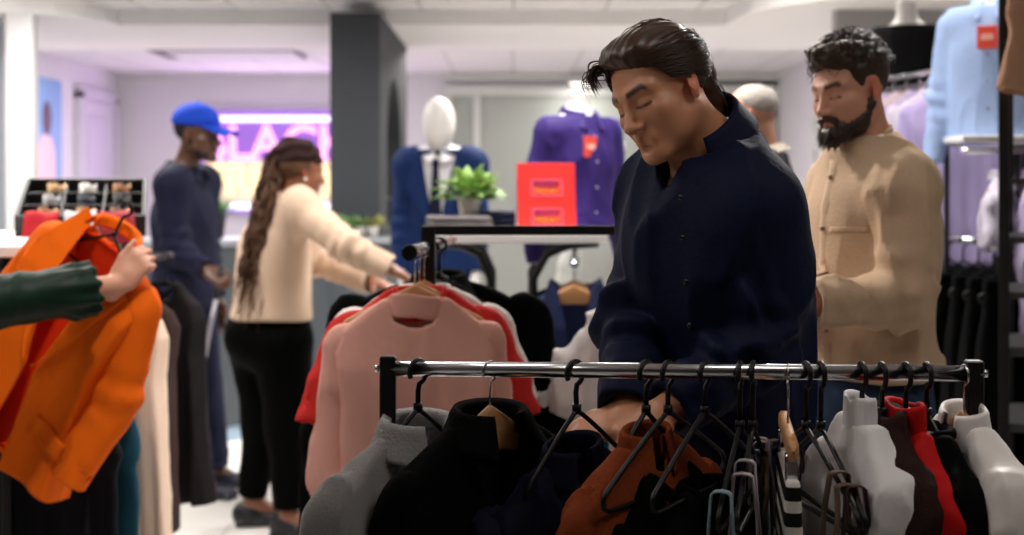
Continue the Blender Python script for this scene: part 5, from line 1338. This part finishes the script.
def tie_tray():
    Rt = ypr(14, 0, 0)@rotx(R_(15)); loc = P(96, 237, 4.90)*A(1, 1, 0)+A(0, 0, 1.279)
    loc = A(loc[0]-.07, 5.0, 1.281)
    t = thing('tie_tray', 'tilted black compartment tray of ties and belts on the white shelf', 'tray', loc, ypr(14)); Rr = rotx(R_(15))
    w, d, h = .205, .24, .075; B = mat('black_tray', '#131315', .5); up = lambda *q: Rr@A(*q)+A(0, .0, .058)
    mb = MB(); mb.box(up(0, 0, .004), (w, d, .004), Rr)
    for x in (-w, w): mb.box(up(x, 0, h/2), (.006, d, h/2), Rr)
    for y in (-d, d): mb.box(up(0, y, h/2), (w, .006, h/2), Rr)
    mb.build('tray', B, t)
    mb = MB()
    for x in (-w/3, w/3): mb.box(up(x, 0, h*.42), (.003, d, h*.42), Rr)
    for y in (-.07, .09): mb.box(up(0, y, h*.42), (w, .003, h*.42), Rr)
    mb.build('divider', B, t)
    MB().box((0, .20, .043), (w*.9, .012, .043)).build('prop', B, t)
    W = ypr(14)
    cols = [('crimson_silk', '#b3262e', 'crimson tie draped over the front of the tray'), ('pearl_grey_silk', '#c9c5c6', 'pearl grey tie draped over the front of the tray between the red ones'), ('rose_silk', '#a93a45', 'rose red tie draped over the front of the tray by the blazer hook')]
    for i, (nm, c, lb) in enumerate(cols):
        m = cloth(nm, c, .55, sheen=.3, bump=.1); x = (-.118, -.005, .112)[i]; wd = (.052, .050, .054)[i]
        q0 = W@up(x, -d, h)+loc; k = thing('draped_tie', lb, 'tie', q0, ypr(14))
        def f(u, v):
            s = u*.30; yy = .09-s if s < .10 else -.010-.006*math.sin((s-.1)*20); zz = -.035+.047*min(1, s/.09) if s < .10 else .012-(s-.10)*.55*(1.0 if i != 1 else .8)
            if s >= .10: yy -= .012*(1-math.exp(-(s-.1)*40))
            return A((v-.5)*2*wd*(1+.10*u)+.012*(u if i else -u), yy-.005*math.sin(v*math.pi*3)*min(1, s*8), zz+.004*math.sin(v*7+i))
        MB().grid(f, 24, 10, .004).build('silk', m, k)
    roll = [('rolled_belt', 'tan leather belt rolled in the tray', '#a86f3e', -.12, -.155), ('rolled_tie', 'silver grey tie rolled in the tray', '#aaa7a8', -.115, .01), ('rolled_belt', 'pale wooden-toned belt rolled at the back of the tray', '#c39a6b', -.11, .165),
            ('rolled_tie', 'dark navy tie rolled in the middle of the tray', '#1d2333', .0, .01), ('rolled_belt', 'caramel belt rolled at the front of the tray', '#b07b49', .005, -.155), ('rolled_tie', 'white tie rolled at the back of the tray', '#d5d1cc', .0, .165),
            ('rolled_belt', 'chestnut belt rolled in the tray by the blazer hook', '#7a4526', .115, -.155), ('rolled_tie', 'black tie rolled in the tray by the blazer hook', '#1b1a1c', .12, .01), ('rolled_belt', 'brown belt rolled at the back of the tray by the blazer hook', '#8f5b33', .115, .165)]
    for i, (nm, lb, c, x, y) in enumerate(roll):
        q = W@up(x, y, .012)+loc; k = thing(nm, lb, nm.split('_')[1], q, W@Rr)
        pts = [A((.010+.0042*a)*math.cos(a), (.010+.0042*a)*math.sin(a), .033) for a in np.linspace(0, 6.4, 50)]
        mb = MB(); mb.grid(lambda u, v: pts[int(u*49)]+A(0, 0, (v-.5)*.06), 49, 2, .003); mb.build('coil', mat('roll_'+c[1:], c, .45), k)
        if nm == 'rolled_belt': MB().box((pts[-1]+A(0, .004, 0)), (.004, .016, .022), bev=.003).build('buckle', mat('brass', '#c7a25a', .25, 1.), k)
tie_tray()
def orange_blazer():
    O = cloth('orange_crepe', '#f0680a', .8, bump=.15, bscale=120, sheen=.2); Lr = cloth('flame_lining', '#f03a10', .6)
    loc = P(127, 209, 3.80); R = ypr(-24, -4, 29)
    t = thing('orange_blazer', 'bright orange blazer held up by the shopper in green', 'blazer', loc, R)
    z0 = -HOOK_DROP-.006; W, L = .195, .69
    poly_b = [(.07, 0), (.14, -.028), (W, -.068), (W+.01, -.14), (W*.90, -.32), (W*.95, -.5), (W*1.12, -L), (-W*1.12, -L), (-W*.95, -.5), (-W*.90, -.32), (-W-.01, -.14), (-W, -.068), (-.14, -.028), (-.07, 0)]
    fo = fold_fn(.016, 15, 77)
    V = [(-.075, .03), (.075, .03), (.084, -.04), (.066, -.2), (.018, -.40), (.05, -L-.05), (-.05, -L-.05), (-.018, -.40), (-.066, -.2), (-.084, -.04)]
    def shell(p, g=0.):
        x, y, z = p[:, 0], p[:, 1]-fo(p[:, 0], p[:, 2]-z0), p[:, 2]-z0
        th = .014+.042*np.clip(-z/.16, 0, 1)+.022*np.exp(-((z+.24)/.18)**2)*(1-(x/.26)**2)
        return si(poly2(x, z, poly_b), np.abs(y)-th, .02)+g
    def body(p):
        x, y, z = p[:, 0], p[:, 1], p[:, 2]-z0
        d = shell(p)-wr(p, .003, 14, 7); d = ss(d, shell(p, .011), .003)
        d = ss(d, np.maximum(poly2(x, z, V), y-.0), .003)
        d = ss(d, np.maximum(np.maximum(np.abs(x)-.068, -z-.05), y-.02), .006)
        return si(d, -L-z, .002)
    sdf_obj('body', body, A(-.30, -.13, z0-L-.02), A(.30, .13, z0+.04), .0045, O, t)
    lin_ = lambda p: ss(si(shell(p, .0115), -(p[:, 1]-.0), .004), shell(p, .0200), .002)
    sdf_obj('lining', lambda p: si(lin_(p), -L+.02-(p[:, 2]-z0), .002), A(-.30, -.13, z0-L-.02), A(.30, .13, z0+.04), .0045, Lr, t)
    for s in (1, -1):
        a = A(s*(W-.025), 0, z0-.11); b = A(s*(W+.035), .01, z0-.35); c = A(s*(W+(.055 if s > 0 else .03)), -.045, z0-.60)
        def sv(p, a=a, b=b, c=c):
            dr = nrm(c-b); d = su(cone(p, a, b, .066, .062, (A(0, 1, 0), 1.35)), cone(p, b, c, .062, .056, (A(0, 1, 0), 1.35)), .03)
            d = d-wr(p, .005, 13, 3+s)-.003*np.sin((p[:, 2]-b[2])*70+2*vnoise(p*9))*np.exp(-((p[:, 2]-b[2])/.1)**2)
            d = si(d, plane(p, c, dr), .003); return ss(d, cone(p, c-dr*.05, c+dr*.05, .049, .049, (A(0, 1, 0), 1.35)), .002)
        xs = sorted([s*(W-.11), s*(W+.15)]); sdf_obj('sleeve', sv, A(xs[0], -.14, z0-.73), A(xs[1], .12, z0-.0), .006, O, t)
        def lf(u, v, s=s):
            zz = .020-u*.40; inner = .082*(1-u)**.65+.016*u; wd = .028+.07*min(1, u/.30) if u < .30 else .098*(1-(u-.30)/.70)**.85
            if .24 < u < .30: wd -= .022*(1-abs(u-.27)/.03)
            x = s*(inner+wd*v); zc = zz; th = .014+.042*min(1, max(0, -zc)/.16)+.022*math.exp(-((zc+.24)/.18)**2)*(1-(x/.26)**2)
            y = -th-.004-.010*math.sin(v*math.pi*.55+.2)+(.020*(1-u*4) if u < .25 else 0)
            return A(x, y+float(fo(np.array([x]), np.array([zc]))[0]), z0+zz+.02*v*(1-u))
        MB().grid(lf, 30, 8, .005*s).build('lapel', O, t)
        zf = -.50
        def pf(u, v, s=s):
            x = s*(.075+.13*u); zc = zf-.055*v-.012*u; th = .056; return A(x, -th-.007+float(fo(np.array([x]), np.array([zc]))[0]), z0+zc)
        MB().grid(pf, 10, 4, .004*s).build('pocket_flap', O, t)
    # back collar
    collar_mb(A(0, .004, z0-.012), np.eye(3), .072, .044, .030, .034, .02, gap=1.25, flare=.32, rise=.022, th=.004).build('collar', O, t)
    MB().box((0, .030, z0-.055), (.022, .0015, .014)).build('care_label', mat('label_black', '#141414', .6), t)
    h = hanger('black plastic hanger in the orange blazer', loc, -24, 'plastic', W=.12, roll=29, tilt=-4)
orange_blazer()
LR = lambda y: A(-1.27, y, 1.186)
LR2 = lambda y: A(-1.62, y, 1.186)
for i, y in enumerate((4.5, 4.75, 5.0)): hanger(('nearest', 'middle', 'farthest')[i]+' empty black hanger under the white shelf behind the green sleeve', LR2(y), 12+8*i, 'plastic', W=.19)
C_TEAL = cloth('petrol_cotton', '#1d4a5e', .85); C_NUDE = cloth('ecru_crepe', '#efd3bd', .75); C_DKB = cloth('espresso_wool', '#3a2a28', .9); C_BLZ = cloth('ink_wool', '#10121a', .9)
def trousers(label, q, yaw, m, L=.85, name='hung_trousers', hk='clip', hl='', w=.17, fl=.04, seed=0, cat='trousers'):
    hanger(hl, q, yaw, hk, W=.18, bar=False); t = thing(name, label, cat, q, ypr(yaw)); fo = fold_fn(.012, 26, seed)
    pts = [(-w*.86, -.125), (w*.86, -.125), (w*1.02, -.35), (w+fl, -L), (.02, -L), (.0, -.52), (-.02, -L), (-w-fl, -L), (-w*1.02, -.35)]
    sdf_obj('body', lambda p: si(poly2(p[:, 0], p[:, 2], pts), np.abs(p[:, 1]-fo(p[:, 0], p[:, 2]+.12))-.020-.018*np.clip((-p[:, 2]-.13)/.3, 0, 1), .015)-wr(p, .003, 12, seed), A(-w-fl-.05, -.1, -L-.02), A(w+fl+.05, .1, -.1), .009, m, t)
    sdf_obj('waistband', lambda p: si(si(poly2(p[:, 0], p[:, 2], [(-w*.9, -.118), (w*.9, -.118), (w*.92, -.16), (-w*.92, -.16)]), np.abs(p[:, 1])-.022, .006), -.162-p[:, 2], .002), A(-.22, -.05, -.18), A(.22, .05, -.1), .007, m, t)
for (y, yaw, nm, lb, cat, m, kw, hl) in ((4.14, -24, 'ink_coat', 'ink black coat with a gilt button below the orange blazer', 'coat', C_BLZ, dict(W=.24, L=.95, sl=.6, neck='none', vdeep=.34, lapel=True, buttons=2, bmat=mat('gilt_button', '#b98a5a', .3, .9)), 'hanger in the ink black coat'),
                                        (4.32, -20, 'petrol_shirt', 'petrol blue shirt peeking out behind the orange blazer', 'shirt', C_TEAL, dict(W=.235, L=.92, sl=.6, neck='shirt'), 'hanger in the petrol blue shirt')):
    q = LR(y)+A(-.15, 0, -.002); hanger(hl, q, yaw, 'plastic', W=.19); garment(nm, lb, cat, q, yaw, m, res=.010, seed=int(y*100), **kw)
garment('ecru_dress', 'pale ecru dress hanging beside the orange blazer sleeve', 'dress', LR(4.50)+A(-.02, 0, 0), -15, C_NUDE, W=.21, L=.96, sl=.0, neck='crew', res=.009, seed=61, fl=.05, amp=.02); hanger('hanger in the pale ecru dress', LR(4.50)+A(-.02, 0, 0), -15, 'plastic', W=.18)
garment('espresso_coat', 'thin dark brown coat between the ecru dress and the black coat', 'coat', LR(4.80)+A(-.05, 0, 0), -12, C_DKB, W=.20, L=.80, sl=.0, neck='crew', res=.010, seed=62, fl=.02); hanger('hanger in the thin dark brown coat', LR(4.80)+A(-.05, 0, 0), -12, 'plastic', W=.17)
garment('black_trench', 'black coat with vertical folds at the end of the left rail', 'coat', LR(5.12)+A(.02, 0, 0), -30, cloth('black_drape', '#1a1617', .85), W=.16, L=.78, sl=.0, neck='crew', res=.008, seed=63, amp=.026, k=46, fl=.04); hanger('hanger in the black coat at the end of the left rail', LR(5.12)+A(.02, 0, 0), -30, 'plastic', W=.14)

# ================================================================ right: wall rail of shirts, shelf, busts, shelving
def right_fixture():
    base = A(2.2, 6.2, 0); t = thing('garment_rail', 'chrome wall rail unit carrying pale shirts behind the bearded man', 'clothes rack', base)
    a, b = A(1.70, 6.75, 1.94), A(1.97, 5.55, 1.94)
    MB().tube([a-base, b-base], .014, 12).build('rail', M_CHROME, t)
    MB().tube([a-base+A(.02, 0, -.045), b-base+A(.02, 0, -.045)], .010, 12).build('rail', M_CHROME, t)
    MB().box(A(2.15, 6.96, 1.78)-base, (.5, .17, .012), bev=.003).build('top_shelf', mat('smoked_shelf', '#2a2a2c', .4), t)
    for x, y in ((1.72, 6.78), (2.72, 6.78), (2.72, 5.54), (1.99, 5.52)): bar(MB(), A(x, y, 0)-base, A(x, y, 1.985)-base, .012).build('post', M_BLACKMETAL, t)
    MB().box(A(2.2, 7.15, .9)-base, (.56, .015, .9)).build('back_panel', mat('black_board', '#161618', .7), t)
    c, d = A(1.66, 6.3, 1.235), A(1.86, 5.0, 1.235)
    MB().tube([c-base, d-base], .013, 12).build('rail', M_CHROME, t)
    bar(MB(), d-base, A(d[0], d[1], 0)-base, .011).build('post', M_BLACKMETAL, t)
    return a, b, c, d
ra, rb, rc, rd = right_fixture()
SH = [cloth('lavender_poplin', '#a99bc6', .75), cloth('white_poplin', '#c4bccb', .75), cloth('lilac_poplin', '#ad9fbc', .75), cloth('blush_poplin', '#c2adb2', .75), cloth('mist_poplin', '#b9a9c4', .75)]
for i, y in enumerate((6.05, 6.17, 6.29, 6.41, 6.53)):
    q = on(ra, rb, y)+A(0, 0, -.004); lb = ('front', 'second', 'third', 'fourth', 'fifth')[i]; cn = ('lavender', 'white', 'lilac', 'blush', 'mist violet')[i]
    hanger(f'wooden hanger in the {cn} shirt on the chrome wall rail', q, 10, 'wood', W=.18, bar=False)
    garment('pale_shirt', f'{cn} shirt, {lb} on the chrome wall rail behind the bearded man', 'shirt', q, 10, SH[i], W=.195, L=.74, sl=.6, neck='shirt', res=.011, seed=70+i, group='pale shirts on the chrome wall rail')
for i in range(9):
    y = 5.08+i*.125; q = on(rc, rd, y)+A(0, 0, -.004); wd = ('first', 'second', 'third', 'fourth', 'fifth', 'sixth', 'seventh', 'eighth', 'ninth')[i]
    trousers(f'black trousers, {wd} from the front on the low dark rail behind the bearded man', q, 6+3*(i % 3), C_BLK2, L=.9, hl=f'black hanger of the {wd} pair of trousers on the low dark rail', hk='plastic', seed=80+i, w=.185)
def shelf_step():
    base = A(1.88, 5.3, 0); t = thing('white_shelf', 'white shelf on a chrome bracket under the light blue shirt', 'shelf', base)
    MB().box((-.03, .04, 1.618), (.22, .20, .012), bev=.003).build('board', M_WHITE, t)
    MB().tube([A(-.24, -.12, 1.575), A(.18, -.12, 1.575)], .011, 10).tube([A(-.22, -.12, 1.575), A(-.22, .1, 1.61)], .006, 8).tube([A(.16, -.12, 1.575), A(.16, .1, 1.61)], .006, 8).build('rail', M_CHROME, t)
    bar(MB(), A(.15, .2, 0), A(.15, .2, 1.606), .014).build('post', M_BLACKMETAL, t)
    bar(MB(), A(-.2, .2, 0), A(-.2, .2, 1.606), .010).build('post', M_BLACKMETAL, t)
shelf_step()
LBL = cloth('light_blue_oxford', '#9fb6df', .75)
torso_mannequin('shirt_bust', 'headless bust in a light blue shirt with a red tag on the white wall shelf', (1.80, 5.32, 1.632), -28, LBL, tagp=(.0, .36), L=.50, neckh=.06, seed=16, W=.16)
for i, (x, yaw, lb, m) in enumerate(((1.78, 60, 'white shirt hanging under the white wall shelf', SH[1]), (1.90, 66, 'lilac shirt hanging under the white wall shelf', SH[2]), (2.02, 70, 'grey shirt hanging under the white wall shelf', cloth('ash_poplin', '#6f6878', .8)))):
    q = A(x, 5.18, 1.571); hanger('wooden hanger in the '+lb.split(' hang')[0]+' under the wall shelf', q, yaw, 'wood', W=.17, bar=False); garment('short_shirt', lb, 'shirt', q, yaw, m, W=.17, L=(.26, .58, .58)[i], sl=(.16, .4, .4)[i], neck='shirt', res=.010, seed=90+i)
torso_mannequin('sweater_bust', 'headless white bust in a black sweater on top of the wall rail unit', (1.93, 6.95, 1.794), -24, cloth('black_sweater_knit', '#0b0b0c', .9), L=.45, neckh=.12, collar=False, seed=19, W=.15, arms_out=.03)
def metal_shelving():
    base = A(1.522, 4.40, 0); t = thing('metal_shelving', 'tall black metal shelving unit at the edge of the shop floor', 'shelving', base, ypr(-21))
    for x, y in ((0, 0), (.85, 0), (0, .45), (.85, .45)): bar(MB(), A(x, y, 0), A(x, y, 2.45), .0155).build('post', M_BLACKMETAL, t)
    for z, th in ((1.806, .012), (1.462, .008), (1.28, .010), (1.11, .010), (.935, .014), (.70, .012), (.45, .012), (.15, .012)):
        MB().box((.425, .225 if z < 1.7 else .275, z), (.43, .235 if z < 1.7 else .185, th), bev=.003).build('shelf', mat('dark_shelf', '#2b2a2b', .5), t)
    MB().tube([A(0, 0, 2.40), A(.85, 0, 2.40)], .012, 12).build('top_bar', M_BLACKMETAL, t)
metal_shelving()
SW = lambda x, y, z: A(1.522, 4.40, 0)+ypr(-21)@A(x, y, z)
for i, (x, z, s, c, lb) in enumerate(((.18, 1.29, (.2, .26, .07), '#8c8790', 'folded grey knitwear on the black metal shelving'), (.18, .95, (.22, .26, .06), '#3a3838', 'folded charcoal knitwear on the metal shelving below the grey knitwear'), (.17, .713, (.22, .26, .09), '#4d4a4a', 'folded ash knitwear low on the metal shelving'), (.42, .713, (.2, .26, .08), '#6a6666', 'folded pale grey knitwear low on the metal shelving'), (.2, .463, (.22, .26, .10), '#29282b', 'folded black knitwear near the bottom of the metal shelving'))):
    folded('folded_knitwear', lb, 'knitwear', SW(x, .22, z), s, cloth('knit_'+c[1:], c, .9), -20, 3, seed=i)
garment('beige_coat', 'beige coat hanging from the top bar of the metal shelving', 'coat', A(1.85, 4.275, 2.40), 10, cloth('camel_wool', '#b98f74', .85, bump=.3), roll=7, W=.215, L=.72, sl=.53, neck='shirt', vdeep=.3, res=.008, seed=95, sleeve_r=(.068, .056), sleeve_out=.07)
hk = hanger('wooden hanger in the beige coat on the metal shelving', A(1.85, 4.275, 2.40), 10, 'wood', W=.19)
pale = A(P(622, 0, 6.1)[0], 6.1, 1.53)
t = thing('garment_stand', 'slim chrome stand holding a pale shirt behind the man in navy', 'stand', (pale[0], pale[1], 0))
MB().lathe((0, 0, 0), [(.0001, .02), (.15, .016), (.16, 0)], 24).tube([A(0, 0, .01), A(0, 0, 1.60), A(0, -.05, 1.63), A(0, -.10, 1.60)], .009, 8).build('pole', M_CHROME, t)
MB().tube([A(0, -.04, 1.5265), A(0, .12, 1.5265)], .008, 8).build('peg', M_CHROME, t)
garment('pale_blouse', 'pale grey-white blouse on the slim stand behind the man in navy', 'blouse', pale, -10, cloth('pale_linen', '#c9cbc6', .8), W=.19, L=.66, sl=.55, neck='shirt', res=.011, seed=97); hanger('hanger in the pale blouse on the slim stand', pale, -10, 'wood', W=.17, bar=False)
navy_man()
bearded_man()
old_man()
guard()
woman()
shopper()
